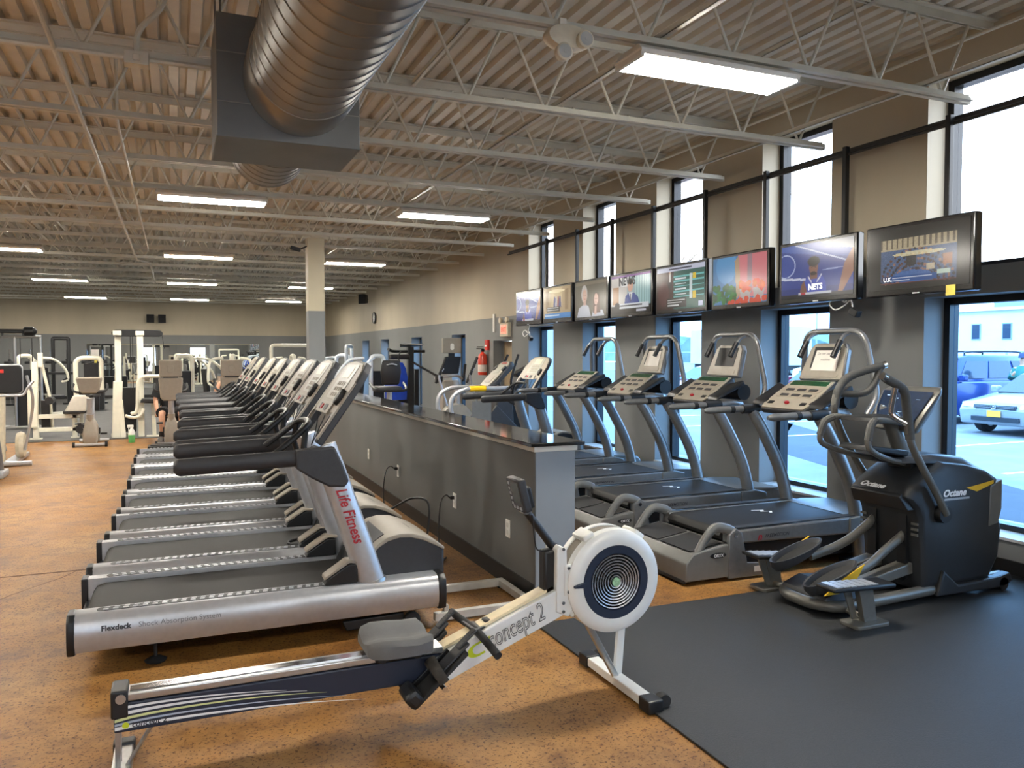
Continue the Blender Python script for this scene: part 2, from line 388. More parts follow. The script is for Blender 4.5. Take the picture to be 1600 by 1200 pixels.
for k in range(-4, 20):
    jy = J0 + JP * k
    j = bpy.data.objects.new('joist', ch_bm); COL.objects.link(j); j.parent = ceil; j.location = (0, jy, 0)
    t = obj('top_chord', ch_tm, jmat, j)
    if 0 <= k <= 4:
        xx = 5.1
        while xx > -2.2:
            for me in (bar_u, bar_d):
                o = obj('web_bar', me, jmat, j); o.location = (xx, .0, 0)
            xx -= .62
    else:
        o = obj('web', far_m, jmat, j, kind='stuff')
# longitudinal bridging angles and conduits
for x, z in ((4.9, 3.5), (2.72, 3.5), (-1.9, 3.5), (4.4, 4.0), (2.0, 4.0), (-1.9, 4.0)):
    obj('bridging_angle', B().box(x - .018, x + .018, YB, YF, z, z + .004).box(x - .018, x - .014, YB, YF, z, z + .036), jmat, ceil, smooth=False)
tag(obj('conduit', B().tube([(-.62, YB, 3.42), (-.62, 17.0, 3.42), (-.4, 17.4, 3.42), (-.4, 22, 3.42)], .017, 8), jmat), 'long straight steel conduit running away under the joists left of the duct', 'conduit')
tag(obj('conduit', B().tube(fillet([(-.38, 7.0, 4.0), (-.38, 7.0, 3.43), (-.38, 15.5, 3.43)], .08), .014, 8), jmat), 'shorter conduit dropping from the deck between the long conduit and the duct box', 'conduit')
tag(obj('conduit', B().tube([(XL, 5.42, 3.43), (-.62, 5.42, 3.42), (-.1, 5.46, 3.43), (.24, 5.46, 3.43)], .018, 8).tube(fillet([(.0, 5.46, 3.99), (-.02, 5.42, 3.75), (-.18, 5.46, 3.6), (-.18, 5.46, 3.43)], .1), .018, 8), jmat), 'curved flexible conduit rising from a junction box beside the duct box', 'conduit')
tag(obj('junction_box', B().box(-.25, -.11, 5.40, 5.50, 3.38, 3.46).box(-.2, -.16, 5.39, 5.41, 3.4, 3.44), jmat, bev=.006), 'small cream junction box on the joist left of the duct box', 'electrical box')
tag(obj('wall_pipe', B().tube([(5.5, YB, 3.40), (5.5, 13.0, 3.40)], .022, 8).tube([(5.46, YB, 3.36), (5.46, 13.0, 3.36)], .014, 8), mat('dark_rail_paint', (58, 56, 54), .5, .3)), 'dark double pipe rail running along the wall above the windows', 'pipe')
tag(obj('sprinkler_pipe', B().tube([(5.38, YB, 3.92), (5.38, 30.0, 3.92)], .014, 8), jmat), 'thin pale pipe high along the window wall under the deck', 'pipe')

# ductwork: spiral duct through a rectangular plenum box
galv = mat('galvanised_steel', (140, 136, 130), .38, .85, .10, 5)
d = thing('spiral_duct', 'large round spiral metal duct passing through a square plenum box under the joists', 'duct', (.62, 0, 3.13))
def ductpart(y0, y1, r, zc, xc=0.):
    b = B(); prof = []; y = y0
    while y < y1 - .01:
        prof += [(r, y), (r, y + .118), (r + .004, y + .122), (r + .004, y + .127), (r, y + .13)]; y += .13
    b.lathe(prof, (xc, 0, zc), 'y', 48); return b
obj('duct_section', ductpart(-3.4, 4.28, .29, .0, .05), galv, d, ang=25, label='long ribbed spiral section nearest the camera')
obj('duct_collar', B().lathe([(.296, 4.26), (.302, 4.27), (.302, 4.58), (.296, 4.6)], (.05, 0, 0), 'y', 48), galv, d)
galv2 = mat('galvanised_sheet', (106, 106, 104), .42, .7, .12, 3)
obj('plenum_box', B().box(-.385, .385, 4.59, 5.2, -.34, .32), galv2, d, .004, label='square sheet metal plenum box')
obj('box_seam', B().box(-.387, .387, 4.586, 4.59, -.155, -.15).box(-.387, .387, 4.586, 4.59, .11, .115).box(-.39, -.385, 4.586, 5.2, -.34, -.335).box(.385, .39, 4.586, 5.2, -.34, -.335), galv, d)
obj('duct_section', ductpart(5.2, 6.24, .262, .0, .05), galv, d, ang=25, label='short round section beyond the box')
obj('duct_end_cap', B().lathe([(.264, 6.22), (.268, 6.25), (.25, 6.27)], (.05, 0, .0), 'y', 48), galv, d)
for xx, yy in ((-.36, 4.62), (.36, 4.62), (-.36, 5.17), (.36, 5.17)): obj('hanger_rod', B().cyl((xx, yy, .3), (xx, yy, .95), .006, 6), galv2, d)

# fluorescent fixtures
def lampmat():
    m = bpy.data.materials.new('lamp_diffuser'); m.use_nodes = True; nt = m.node_tree; p = nt.nodes['Principled BSDF']
    p.inputs['Base Color'].default_value = (.9, .9, .88, 1); p.inputs['Emission Color'].default_value = (1, .945, .84, 1); p.inputs['Emission Strength'].default_value = LAMP_STRENGTH
    nz = nt.nodes.new('ShaderNodeTexNoise'); nz.inputs['Scale'].default_value = 40; mr = nt.nodes.new('ShaderNodeMapRange'); mr.inputs['To Min'].default_value = .25; mr.inputs['To Max'].default_value = .35
    nt.links.new(nz.outputs['Fac'], mr.inputs['Value']); nt.links.new(mr.outputs[0], p.inputs['Roughness'])
    return m
lampm = lampmat()
fixm = mat('white_enamel', (226, 222, 212), .35, 0, .03)
hous = B().loft([[(-.58, -.15, 0), (.58, -.15, 0), (.58, .15, 0), (-.58, .15, 0)], [(-.6, -.16, .03), (.6, -.16, .03), (.6, .16, .03), (-.6, .16, .03)], [(-.58, -.1, .075), (.58, -.1, .075), (.58, .1, .075), (-.58, .1, .075)]]).mesh('housing', fixm, .004)
diff = B().box(-.57, .57, -.142, .142, -.012, .001).mesh('diffuser', lampm, .003)
endc = B().box(-.012, .012, -.15, .15, -.016, .02).mesh('end_cap', fixm, .003)
FIX = [(3.12, 4.16, 'big bright light fixture nearest the camera, by the tall windows'), (-3.2, 4.16, None), (.44, 9.78, 'light fixture just beyond the end of the round duct'), (3.22, 9.8, 'light fixture straight ahead over the partition, between duct and windows'),
       (-2.5, 9.78, None), (.45, 15.57, 'light fixture in the second row, left of the column'), (3.29, 15.57, 'light fixture in the second row, just right of the column top'), (-2.6, 15.6, 'light fixture in the second row at the left edge of the view'), (-2.45, 21.7, 'light fixture in the third row, leftmost'),
       (.46, 21.6, 'light fixture in the third row, in the middle'), (3.4, 21.7, 'light fixture in the third row, partly behind the column'), (-2.5, 28.2, 'light fixture in the farthest row, leftmost'), (.52, 28.0, 'light fixture in the farthest row, in the middle'), (3.45, 27.8, 'light fixture in the farthest row, left of the column'),
       (3.12, -1.5, None), (-2.6, -1.5, None), (-5.6, 4.16, None), (-5.6, 9.78, None), (-5.6, 15.6, None), (-5.6, 21.7, None), (-5.6, 28.2, None)]
OUT = iter(['left of the duct beside the camera', 'far to the left of the round duct', 'behind the camera by the windows', 'behind the camera, left side', 'nearest of the outer left row', 'second of the outer left row', 'third of the outer left row', 'fourth of the outer left row', 'farthest of the outer left row'])  # fixtures out of view, added to light the room
for x, y, lab in FIX:
    f = thing('light_fixture', lab or 'added unseen ceiling light fixture ' + next(OUT), 'light', (x, y, 3.365), 0, 'ceiling light fixtures')
    obj('housing', hous, fixm, f); obj('diffuser', diff, lampm, f)
    for s in (-1, 1):
        e = obj('end_cap', endc, fixm, f); e.location = (s * .582, 0, 0)
    for s in (-.4, .4): obj('hanger', B().cyl((s, 0, .07), (s, 0, .1 if abs(y - 4.1) < .2 or abs(y - 9.78) < .1 else .70), .005, 6), fixm, f)

# emergency light on the nearest joist
e = thing('emergency_light', 'cream twin-head emergency light hanging from the nearest joist', 'emergency light', (2.02, 3.98, 3.34))
obj('body', B().loft([[(math.cos(w) * .13 * s * (1.25 if math.cos(w) > 0 else 1), t, math.sin(w) * .07 * s + .02) for w in [2 * PI * i / 20 for i in range(20)]] for t, s in ((-.045, .6), (-.035, .9), (0, 1), (.04, .95), (.05, .8))]), mat('cream_plastic', (212, 203, 182), .4), e, ang=50)
for dx, dz in ((.085, .0), (-.045, -.085)):
    h = obj('lamp_head', B().lathe([(.03, 0), (.045, -.02), (.048, -.06), (.04, -.065)], (dx, -.02, dz), 'y', 20), mat('cream_plastic', (212, 203, 182)), e)
    obj('reflector', B().lathe([(.038, -.066), (.03, -.062), (.012, -.05), (.01, -.068)], (dx, -.02, dz), 'y', 20), mat('lamp_lens', (206, 208, 206), .15, .3), h)
obj('bracket', B().box(-.02, .02, .03, .06, .06, .14), fixm, e)

# rubber floors
rubm = mat('speckled_rubber', (34, 35, 37), .58, 0, .35, 160, .5, bscale=220)
tag(obj('rubber_mat', B().box(1.96, XW - .02, YB + .1, 4.24, .001, .012), rubm, bev=.003), 'large black rubber mat under the elliptical beside the rower', 'mat')
tag(obj('rubber_mat', B().box(XL + .05, XW - .02, 16.62, YF - .02, .001, .010), mat('grey_rubber', (70, 69, 68), .6, 0, .2, 3, .3, bscale=200), bev=.002), 'grey rubber flooring under the weight machines at the far end', 'mat')
# mirror on the far wall
mirm = bpy.data.materials.new('mirror_glass'); mirm.use_nodes = True; _p = mirm.node_tree.nodes['Principled BSDF']
_p.inputs['Base Color'].default_value = (.86, .9, .88, 1); _p.inputs['Metallic'].default_value = 1; _p.inputs['Roughness'].default_value = .01
_z = mirm.node_tree.nodes.new('ShaderNodeTexNoise'); _z.inputs['Scale'].default_value = 1.5; _m = mirm.node_tree.nodes.new('ShaderNodeMapRange'); _m.inputs['To Min'].default_value = .0; _m.inputs['To Max'].default_value = .02
mirm.node_tree.links.new(_z.outputs['Fac'], _m.inputs['Value']); mirm.node_tree.links.new(_m.outputs[0], _p.inputs['Roughness'])
mr = thing('wall_mirror', 'long wall mirror of joined panels on the far wall', 'mirror', (0, YF - .012, 0))
for i in range(4): obj('mirror_panel', B().box(-2.83 + i * 1.465, -2.83 + (i + 1) * 1.465 - .006, -.006, 0, .35, 1.95), mirm, mr, smooth=False)
# ------------------------------------------------------------------ silver treadmills (left row, backs to the partition)
def slab_matrix(o, u, v):
    u = Vector(u).normalized(); v = Vector(v).normalized(); w = u.cross(v)
    return Matrix(((u.x, v.x, w.x, o[0]), (u.y, v.y, w.y, o[1]), (u.z, v.z, w.z, o[2]), (0, 0, 0, 1)))
def rrect(x0, x1, y0, y1, r, k=5):
    out = []
    for cx, cy, a in ((x1 - r, y0 + r, -90), (x1 - r, y1 - r, 0), (x0 + r, y1 - r, 90), (x0 + r, y0 + r, 180)):
        for i in range(k + 1):
            w = math.radians(a + 90 * i / k); out.append((cx + r * math.cos(w), cy + r * math.sin(w)))
    return out

def lf_treadmill(label, loc, lettering=True):
    t = thing('treadmill', label, 'treadmill', loc, 0, 'silver treadmills with beige consoles')
    for side in (0, 1):
        fy = (lambda y: y) if side == 0 else (lambda y: .85 - y)
        prof = [(fy(a), c) for a, c in ((.012, .125), (-.004, .16), (-.006, .22), (.002, .27), (.022, .302), (.05, .312), (.13, .312), (.13, .125), (.05, .112))]
        r = obj('side_rail', B().prism(prof, 'x', .035, 1.93), silver, t, ang=40)
        capp = [(fy(a), c) for a, c in ((.0, .115), (-.01, .16), (-.012, .23), (-.004, .285), (.03, .316), (.135, .316), (.135, .11), (.04, .104))]
        obj('end_cap', B().prism(capp, 'x', .0, .037), black, r, .008); obj('end_cap', B().prism(capp, 'x', 1.928, 1.975), black, r, .008)
        obj('grip_strip', B().prism(rrect(.13, 1.33, fy(.055) if side == 0 else fy(.118), fy(.118) if side == 0 else fy(.055), .03), 'z', .311, .314), charcoal, r)
        d = B()
        for i in range(25):
            for j in (0, 1):
                y = fy(.068 + .03 * j + .006); d.box(.16 + i * .046 + (.006 if j else 0), .185 + i * .046 + (.006 if j else 0), y - .009, y + .009, .314, .317)
        obj('grip_dots', d, silver, r, kind='stuff', smooth=False)
        # uprights and their foot covers
        y0 = fy(.075)
        u = obj('upright', B().tube([(1.545, y0, .30), (1.47, y0, .53), (1.32, fy(.085), .98), (1.28, fy(.09), 1.10)], [.078, .078, .074, .07], 20, .62, up=(1, 0, 0)), silver, t)
        obj('upright_collar', B().tube([(1.552, y0, .295), (1.548, y0, .315)], [.083, .08], 20, .64, up=(1, 0, 0)), alu, u)
        obj('upright_cover', B().prism([(1.27, .312), (1.46, .312), (1.46, .42), (1.41, .425), (1.29, .352)], 'y', fy(.04), fy(.135)), black, t, .008)
        obj('upright_cover_top', B().prism([(1.27, .345), (1.29, .356), (1.41, .43), (1.47, .425), (1.47, .44), (1.40, .442), (1.275, .362)], 'y', fy(.038), fy(.137)), taupe, t, .003)
        h = obj('handrail', B().tube([(.50, fy(.06), 1.022), (.515, fy(.06), 1.022), (.53, fy(.06), 1.022), (1.14, fy(.06), 1.04)], [.022, .04, .046, .046], 16, .62), charcoal, t)
        obj('rail_bracket', B().prism([(1.12, 1.088), (1.33, 1.10), (1.375, 1.0), (1.41, .90), (1.385, .868), (1.30, .874), (1.20, .93), (1.12, .985)], 'y', fy(.015), fy(.10)), charcoal, t, .012)
        # console arms
        # wheels and leveller feet
        obj('leveller_foot', B().cyl((.40, fy(.10), .125), (.40, fy(.10), .03), .009, 8).lathe([(.05, .002), (.055, .01), (.03, .025), (.012, .03)], (.40, fy(.10), 0), 'z', 18).box(.36, .44, fy(.10) - .03, fy(.10) + .03, .10, .128), blackrub, t)
        obj('wheel', B().lathe([(.02, -.016), (.045, -.016), (.05, -.01), (.05, .01), (.045, .016), (.02, .016)], (1.78, fy(.06), .05), 'y', 20), blackrub, t)
        obj('wheel_arm', B().prism([(1.38, .08), (1.74, .09), (1.74, .035), (1.40, .025)], 'y', fy(.085), fy(.115)), black, t, .006)
    obj('belt', B().prism([(1.46, .292), (.13, .288), (.085, .276), (.065, .245), (.08, .20), (.12, .18), (1.46, .18)], 'y', .152, .698), beltm, t, ang=50)
    obj('deck_frame', B().box(.12, 1.80, .13, .72, .10, .20), black, t, .006)
    obj('roller_guard', B().box(.02, .11, .13, .72, .125, .19), black, t, .01)
    hood = obj('motor_hood', B().prism([(1.46, .20), (1.46, .30), (1.50, .37), (1.55, .43), (1.60, .485), (1.66, .52), (1.73, .535), (1.80, .53), (1.87, .508), (1.94, .473), (2.0, .435), (2.0, .20)], 'y', .135, .715), charcoal, t, .010)
    obj('hood_top', B().prism([(1.50, .385), (1.545, .442), (1.60, .50), (1.66, .537), (1.73, .551), (1.81, .545), (1.88, .522), (1.95, .487), (2.005, .45), (2.005, .43), (1.94, .465), (1.87, .50), (1.80, .522), (1.73, .527), (1.66, .512), (1.60, .477), (1.55, .422), (1.51, .378)], 'y', .125, .725), beige, hood, .006)
    obj('hood_rear_panel', B().box(1.99, 2.012, .16, .69, .2, .44), charcoal, hood, .006)
    obj('hood_window', B().prism([(1.47, .335), (1.50, .39), (1.545, .447), (1.60, .505), (1.655, .539), (1.66, .53), (1.60, .49), (1.55, .43), (1.48, .32)], 'y', .22, .63), black, hood, .003)
    obj('screw', B().lathe([(.006, -.004), (.006, 0)], (1.93, .134, .24), 'y', 10), chrome, hood)
    # console: a tilted slab with two arms
    M = slab_matrix((1.265, .085, 1.10), (.57, 0, .82), (0, 1, 0))        # local: u up the slab, v across, w away from the user is -w
    Wd = .68
    shell = [(0, 0), (.0, .075), (.22, .10), (.22, Wd - .10), (.0, Wd - .075), (0, Wd), (.40, Wd + .0), (.49, Wd - .03), (.545, Wd - .10), (.56, Wd / 2), (.545, .10), (.49, .03), (.40, 0)]
    sgn = 1 if (M.to_3x3() @ Vector((0, 0, 1))).x < 0 else -1
    cs = obj('console', B().prism(shell, 'z', -sgn * .008, sgn * .034).xf(M), charcoal, t, .008)
    face = [(.19, .04), (.19, Wd - .04), (.40, Wd - .02), (.485, Wd - .05), (.53, Wd - .12), (.545, Wd / 2), (.53, .12), (.485, .05), (.40, .02)]
    Mf = M
    sgn = 1 if (Mf.to_3x3() @ Vector((0, 0, 1))).x < 0 else -1
    def onface(b, lo, hi): return b
    def fprism(pts, lo, hi): return B().prism(pts, 'z', sgn * lo, sgn * hi).xf(M)
    obj('console_face', fprism(face, .03, .040), beige, cs, .004)
    for a in (0, 1):
        m_ = (lambda v: v) if a == 0 else (lambda v: Wd - v)
        obj('arm_trim', fprism([(0.02, m_(.0)), (.02, m_(.055)), (.12, m_(.07)), (.21, m_(.05)), (.40, m_(.022)), (.40, m_(.0))], .03, .042), beige, cs, .003)
        obj('arm_inlay', fprism(rrect(.03, .17, m_(.045) if a == 0 else m_(.045), m_(.062) if a == 0 else m_(.062), .004, 2), .042, .046), charcoal, cs)
        if a == 0: obj('cup_holder', B().loft([[M @ Vector((.29 + .052 * s * math.cos(w), m_(.085) + .034 * s * math.sin(w), sgn * h)) for w in [2 * PI * i / 18 for i in range(18)]] for h, s in ((.036, 1), (.062, 1), (.068, .85))]), black, cs)
    obj('display_panel', fprism(rrect(.27, .52, .16, Wd - .16, .03), .040, .043), lcd, cs)
    obj('display', fprism(rrect(.42, .50, .24, Wd - .24, .012), .043, .045), mat('lcd_amber', (196, 186, 158), .3, 0, .15, 60), cs)
    kb = B()
    for i in range(4):
        for j in range(3): kb.add(*(lambda q: (q.v, q.f))(fprism(rrect(.29 + j * .04, .315 + j * .04, .23 + i * .058, .27 + i * .058, .006, 2), .043, .046)))
    obj('keypad', kb, beige, cs, kind='stuff')
    obj('stop_panel', fprism(rrect(.17, .245, .15, Wd - .15, .012), .034, .052), beige, cs, .003)
    obj('stop_button', fprism(rrect(.19, .225, .36, .40, .01), .052, .058), redp, cs)
    obj('key_recess', fprism(rrect(.185, .23, .23, .31, .01), .052, .055), black, cs)
    obj('key_recess', fprism(rrect(.185, .23, .42, .45, .01), .052, .055), black, cs)
    hr = obj('pulse_bar', B().tube(catmull([(1.02, .19, 1.05), (1.10, .20, 1.11), (1.20, .24, 1.19), (1.235, .34, 1.215), (1.235, .51, 1.215), (1.20, .61, 1.19), (1.10, .65, 1.11), (1.02, .66, 1.05)], 4), .019, 10), black, t)
    for y in (.245, .605): obj('pulse_bar_leg', B().tube([(1.205, y, 1.19), (1.19, y + (.03 if y > .4 else -.03), 1.08), (1.22, y + (.06 if y > .4 else -.06), .98)], .018, 8), black, hr)
    obj('crossbar', B().tube([(1.33, .09, 1.0), (1.33, .76, 1.0)], .035, 10), charcoal, t)
    obj('safety_lanyard', B().tube(catmull([(1.3, .36, 1.27), (1.28, .37, 1.15), (1.25, .33, 1.08), (1.26, .28, 1.12), (1.32, .26, 1.26)], 5), .003, 6), black, t)
    if lettering:
        text('Life Fitness', .088, redp, t, (1.332, .018, .855), (.315, 0, -.95), (.95, 0, .315), shear=.25, bold=.0015, width=.84, label='red script lettering')
        text('Flexdeck', .038, darkprint, t, (.155, -.0075, .228), (1, 0, 0), (0, .05, 1), bold=.0012)
        text('Shock Absorption System', .038, mat('grey_print', (120, 122, 126), .5), t, (.325, -.0075, .228), (1, 0, 0), (0, .05, 1))
        text('LifeFitness', .04, darkprint, hood, (1.83, .30, .548), (0, 1, 0), (1, 0, -.36), shear=.3, lift=.004)
    return t
ordn = ['nearest the camera', 'second from the camera', 'third from the camera', 'fourth from the camera', 'fifth from the camera', 'sixth from the camera', 'seventh from the camera', 'farthest from the camera']
LFX = -.51
lf0 = None
for k in range(8):
    lab = 'silver treadmill with beige console in the row of eight, ' + ordn[k]
    loc = (LFX + [0, 0, .03, .05, .05, .05, .03, .03][k], 4.425 + .965 * k, 0)
    if lf0 is None: lf0 = lf_treadmill(lab, loc); o = lf0
    else: o = copy_tree(lf0); o.location = loc; o['label'] = lab

# ------------------------------------------------------------------ pewter treadmills facing the windows
def fm_treadmill(label, loc, screen):
    t = thing('treadmill', label, 'treadmill', loc, 0, 'pewter treadmills facing the windows')
    Wd = .86
    rear = obj('rear_step', B().prism([(0, .03), (0, .16), (.06, .225), (.34, .268), (.44, .25), (.50, .18), (.50, .03)], 'y', .0, Wd), fmsilver, t, .012)
    for a, c in ((.04, .41), (.45, .82)): obj('grip_pad', B().prism([(.065, .23), (.33, .268), (.33, .274), (.06, .236)], 'y', a, c), blackrub, rear, .002)
    obj('kick_strip', B().box(-.006, .02, .02, Wd - .02, .015, .04), blackrub, rear, .004)
    sg = B(); sg.lathe([(1, -.001), (1, 0)], (0, 0, 0), 'y', 24); sg.v = [(.27 + v[0] * .07, -.002 + v[1], .195 + v[2] * .02) for v in sg.v]
    obj('badge', sg, black, rear)
    text('ORYX', .03, whiteprint, rear, (.232, -.004, .185), (1, 0, 0), (0, 0, 1), bold=.001)
    for s in (0, 1):
        fy = (lambda y: y) if s == 0 else (lambda y: Wd - y)
        obj('roller_guard', B().tube(catmull([(.12, fy(.035), .22), (.20, fy(.035), .33), (.27, fy(.035), .385), (.36, fy(.035), .37), (.42, fy(.035), .34)], 4), [.03, .035, .038, .04, .04], 10, .8), fmsilver, t)
        obj('rear_hinge', B().prism([(.36, .02), (.36, .33), (.42, .375), (.47, .34), (.52, .12), (.72, .10), (.72, .02)], 'y', fy(-.012), fy(.02)), fmgrey, t, .004)
        obj('hinge_bolt', B().lathe([(.016, -.012), (.016, .0)], (.41, fy(-.012) + (0 if s == 0 else .012), .33), 'y', 12), chrome, t)
        rl = obj('side_rail', B().prism([(.38, .26), (.38, .355), (1.60, .365), (1.74, .35), (1.78, .31), (1.76, .25), (1.62, .235)], 'y', fy(.005), fy(.10)), fmgrey, t, .014)
        obj('foot_strip', B().box(.45, 1.60, min(fy(.02), fy(.09)), max(fy(.02), fy(.09)), .366, .372), blackrub, rl)
        obj('rail_cap', B().prism([(1.50, .235), (1.50, .362), (1.66, .368), (1.79, .34), (1.80, .28), (1.70, .232)], 'y', fy(-.004), fy(.104)), fmsilver, rl, .012)
        u = obj('upright', B().tube(catmull([(1.66, fy(.05), .03), (1.63, fy(.05), .30), (1.54, fy(.05), .62), (1.36, fy(.05), .95), (1.23, fy(.05), 1.14)], 5), [.062, .062, .060, .056, .052], 16, .72, up=(1, 0, 0)), fmgrey, t)
        obj('upright_foot', B().box(1.50, 1.82, min(fy(.0), fy(.11)), max(fy(.0), fy(.11)), .0, .04), black, t, .008)
        obj('rail_clamp', B().tube([(1.13, fy(.05), 1.152), (1.29, fy(.05), 1.158)], .040, 12), black, t)
        g = obj('handrail', B().tube([(.74, fy(.05), 1.148), (.79, fy(.05), 1.15), (1.35, fy(.05), 1.16)], [.014, .028, .028], 12), fmgrey, t)
        obj('rail_grip', B().tube([(1.0, fy(.05), 1.152), (1.04, fy(.05), 1.153)], .032, 12), black, g)
        obj('console_bar', B().tube(catmull([(1.30, fy(.05), 1.16), (1.42, fy(.06), 1.165), (1.55, fy(.10), 1.15), (1.64, fy(.20), 1.15)], 4), .027, 10), fmgrey, t)
        # overhead arch leg
        obj('tray', B().loft([[(1.24, fy(.03), 1.19), (1.24, fy(.20), 1.19), (1.52, fy(.20), 1.30), (1.56, fy(.03), 1.33)], [(1.26, fy(.03), 1.23), (1.26, fy(.20), 1.23), (1.50, fy(.20), 1.34), (1.54, fy(.03), 1.38)]]), black, t, .015)
    y0, y1 = .06, Wd - .06
    arch = obj('arch_bar', B().tube(fillet([(1.70, y0 - .02, 1.14), (1.80, y0 - .03, 1.28), (1.74, y0 + .06, 1.80), (1.74, y1 - .06, 1.80), (1.80, y1 + .03, 1.28), (1.70, y1 + .02, 1.14)], .13, 6), .025, 12), fmgrey, t)
    for s in (y0 + .19, y1 - .19):
        obj('hanging_bar', B().tube(fillet([(1.74, s, 1.79), (1.66, s, 1.76), (1.56, s, 1.60)], .05), .016, 10), fmgrey, arch)
        obj('hanging_grip', B().tube([(1.63, s, 1.72), (1.555, s, 1.59)], .024, 12), black, arch)
    M = slab_matrix((1.20, .16, 1.17), (.84, 0, .54), (0, 1, 0)); cw = Wd - .32
    sg_ = 1 if (M.to_3x3() @ Vector((0, 0, 1))).x < 0 else -1
    fp = lambda pts, lo, hi: B().prism(pts, 'z', sg_ * lo, sg_ * hi).xf(M)
    con = obj('console', fp([(.0, .03), (.0, cw - .03), (.08, cw), (.40, cw - .03), (.43, cw - .06), (.43, .06), (.40, .03), (.08, 0)], -.05, .0), charcoal, t, .012)
    obj('console_face', fp([(.01, .04), (.01, cw - .04), (.08, cw - .015), (.40, cw - .04), (.40, .04), (.08, .015)], .0, .012), beige, con, .003)
    obj('program_window', fp(rrect(.33, .39, .07, cw - .07, .008), .012, .015), mat('green_strip', (26, 70, 44), .25, 0, .1), con)
    for a, n_ in ((.235, 3), (.16, 3)):
        obj('key_band', fp(rrect(a, a + .055, .06, cw - .06, .02), .012, .015), taupe, con)
        kb = B()
        for i in range(n_): kb.add(*(lambda q: (q.v, q.f))(fp(rrect(a + .012, a + .042, .10 + i * .125, .19 + i * .125, .008, 2), .015, .018)))
        obj('keys', kb, charcoal, con, kind='stuff')
    obj('stop_switch', fp(rrect(.065, .09, .245, .285, .01), .012, .028), redp, con)
    for a in (.06, cw - .12): obj('key_recess', fp(rrect(.06, .095, a, a + .06, .008), .012, .015), black, con)
    obj('console_support', B().box(1.45, 1.62, .10, Wd - .10, 1.10, 1.16), fmgrey, t, .02)
    obj('fan_pod', B().tube([(1.60, .10, 1.26), (1.60, Wd - .10, 1.26)], .075, 14), black, t)
    if screen:
        M2 = slab_matrix((1.60, .19, 1.40), (.34, 0, .94), (0, 1, 0)); s2 = 1 if (M2.to_3x3() @ Vector((0, 0, 1))).x < 0 else -1; w2 = Wd - .38
        fq = lambda pts, lo, hi: B().prism(pts, 'z', s2 * lo, s2 * hi).xf(M2)
        mon = obj('monitor', fq([(0, 0), (0, w2), (.27, w2 - .04), (.325, w2 - .08), (.325, .08), (.27, .04)], -.05, .0), fmgrey, t, .012)
        obj('monitor_bezel', fq([(.01, .01), (.01, w2 - .01), (.27, w2 - .05), (.31, w2 - .09), (.31, .09), (.27, .05)], .0, .008), beige, mon, .003)
        obj('monitor_screen', fq(rrect(.10, .285, .10, w2 - .10, .006), .008, .011), darkglass, mon)
        obj('speaker_bar', fq(rrect(.025, .07, .06, w2 - .06, .02), .008, .012), taupe, mon)
        obj('monitor_post', B().box(1.62, 1.68, .33, Wd - .33, 1.2, 1.45), fmgrey, mon)
        if screen != 'dark':
            pp = obj('paper_notice', fq([(.08, .09), (.08, w2 - .12), (.255, w2 - .13), (.255, .10)], .012, .0135), paperm, mon, smooth=False, label='white paper notice stuck over the screen')
            u_ = M2.to_3x3() @ Vector((1, 0, 0))
            if screen == 'paper': text('Do not use this', .03, darkprint, pp, M2 @ Vector((.215, w2 - .15, s2 * .0136)), (0, -1, 0), u_)
            if screen == 'paper': text('machine', .03, darkprint, pp, M2 @ Vector((.165, w2 - .20, s2 * .0136)), (0, -1, 0), u_)
    obj('belt', B().prism([(1.66, .355), (.41, .35), (.375, .335), (.36, .305), (.375, .275), (.41, .26), (1.66, .26)], 'y', .105, Wd - .105), beltm, t, ang=50)
    obj('belt_mark', B().poly([(1.02, .55, .3545), (1.09, .53, .355), (1.06, .49, .3548), (1.13, .47, .3552), (1.10, .43, .355), (1.12, .42, .3552), (1.16, .475, .3555), (1.10, .495, .355), (1.13, .535, .3552), (1.03, .565, .3546)]), whiteprint, t)
    obj('front_shroud', B().prism([(1.60, .05), (1.60, .35), (1.75, .36), (2.06, .34), (2.10, .30), (2.10, .16), (1.95, .05)], 'y', .11, Wd - .11), fmgrey, t, .015)
    obj('front_deck', B().prism([(1.58, .358), (1.72, .372), (2.04, .352), (2.04, .34), (1.6, .34)], 'y', .10, Wd - .10), fmsilver, t, .003)
    obj('deck_frame', B().box(.50, 1.95, .10, Wd - .10, .06, .24), black, t, .01)
    text('n', .075, redp, t, (.62, .003, .272), (1, 0, 0), (0, 0, 1), shear=.3, bold=.002)
    text('FREEMOTION', .036, darkprint, t, (.69, .003, .285), (1, 0, 0), (0, 0, 1), shear=.15, bold=.0006)
    st = obj('serial_sticker', B().box(.58, .70, -.014, -.012, .05, .09), paperm, t)
    return t
FMX = 3.24
fm_treadmill('pewter treadmill with a paper notice on its screen, nearest of the four facing the windows', (FMX, 4.53, 0), 'paper')
fm_treadmill('pewter treadmill with a bare dark screen, second of the four facing the windows', (FMX, 5.79, 0), 'dark')
fm_treadmill('pewter treadmill with a paper notice on its screen, third of the four facing the windows', (FMX, 7.06, 0), 'blank')
fm_treadmill('pewter treadmill with arch bars but no screen, farthest of the four', (FMX, 8.32, 0), None)
lfr = lf_treadmill('dark grey railed treadmill with beige console beyond the four pewter ones', (3.16, 9.55, 0), False)
del lfr['group']
for ch in lfr.children:
    if ch.name.startswith('upright') and 'cover' not in ch.name:
        o_ = ch; o_.data = o_.data.copy(); o_.data.materials[0] = fmgrey
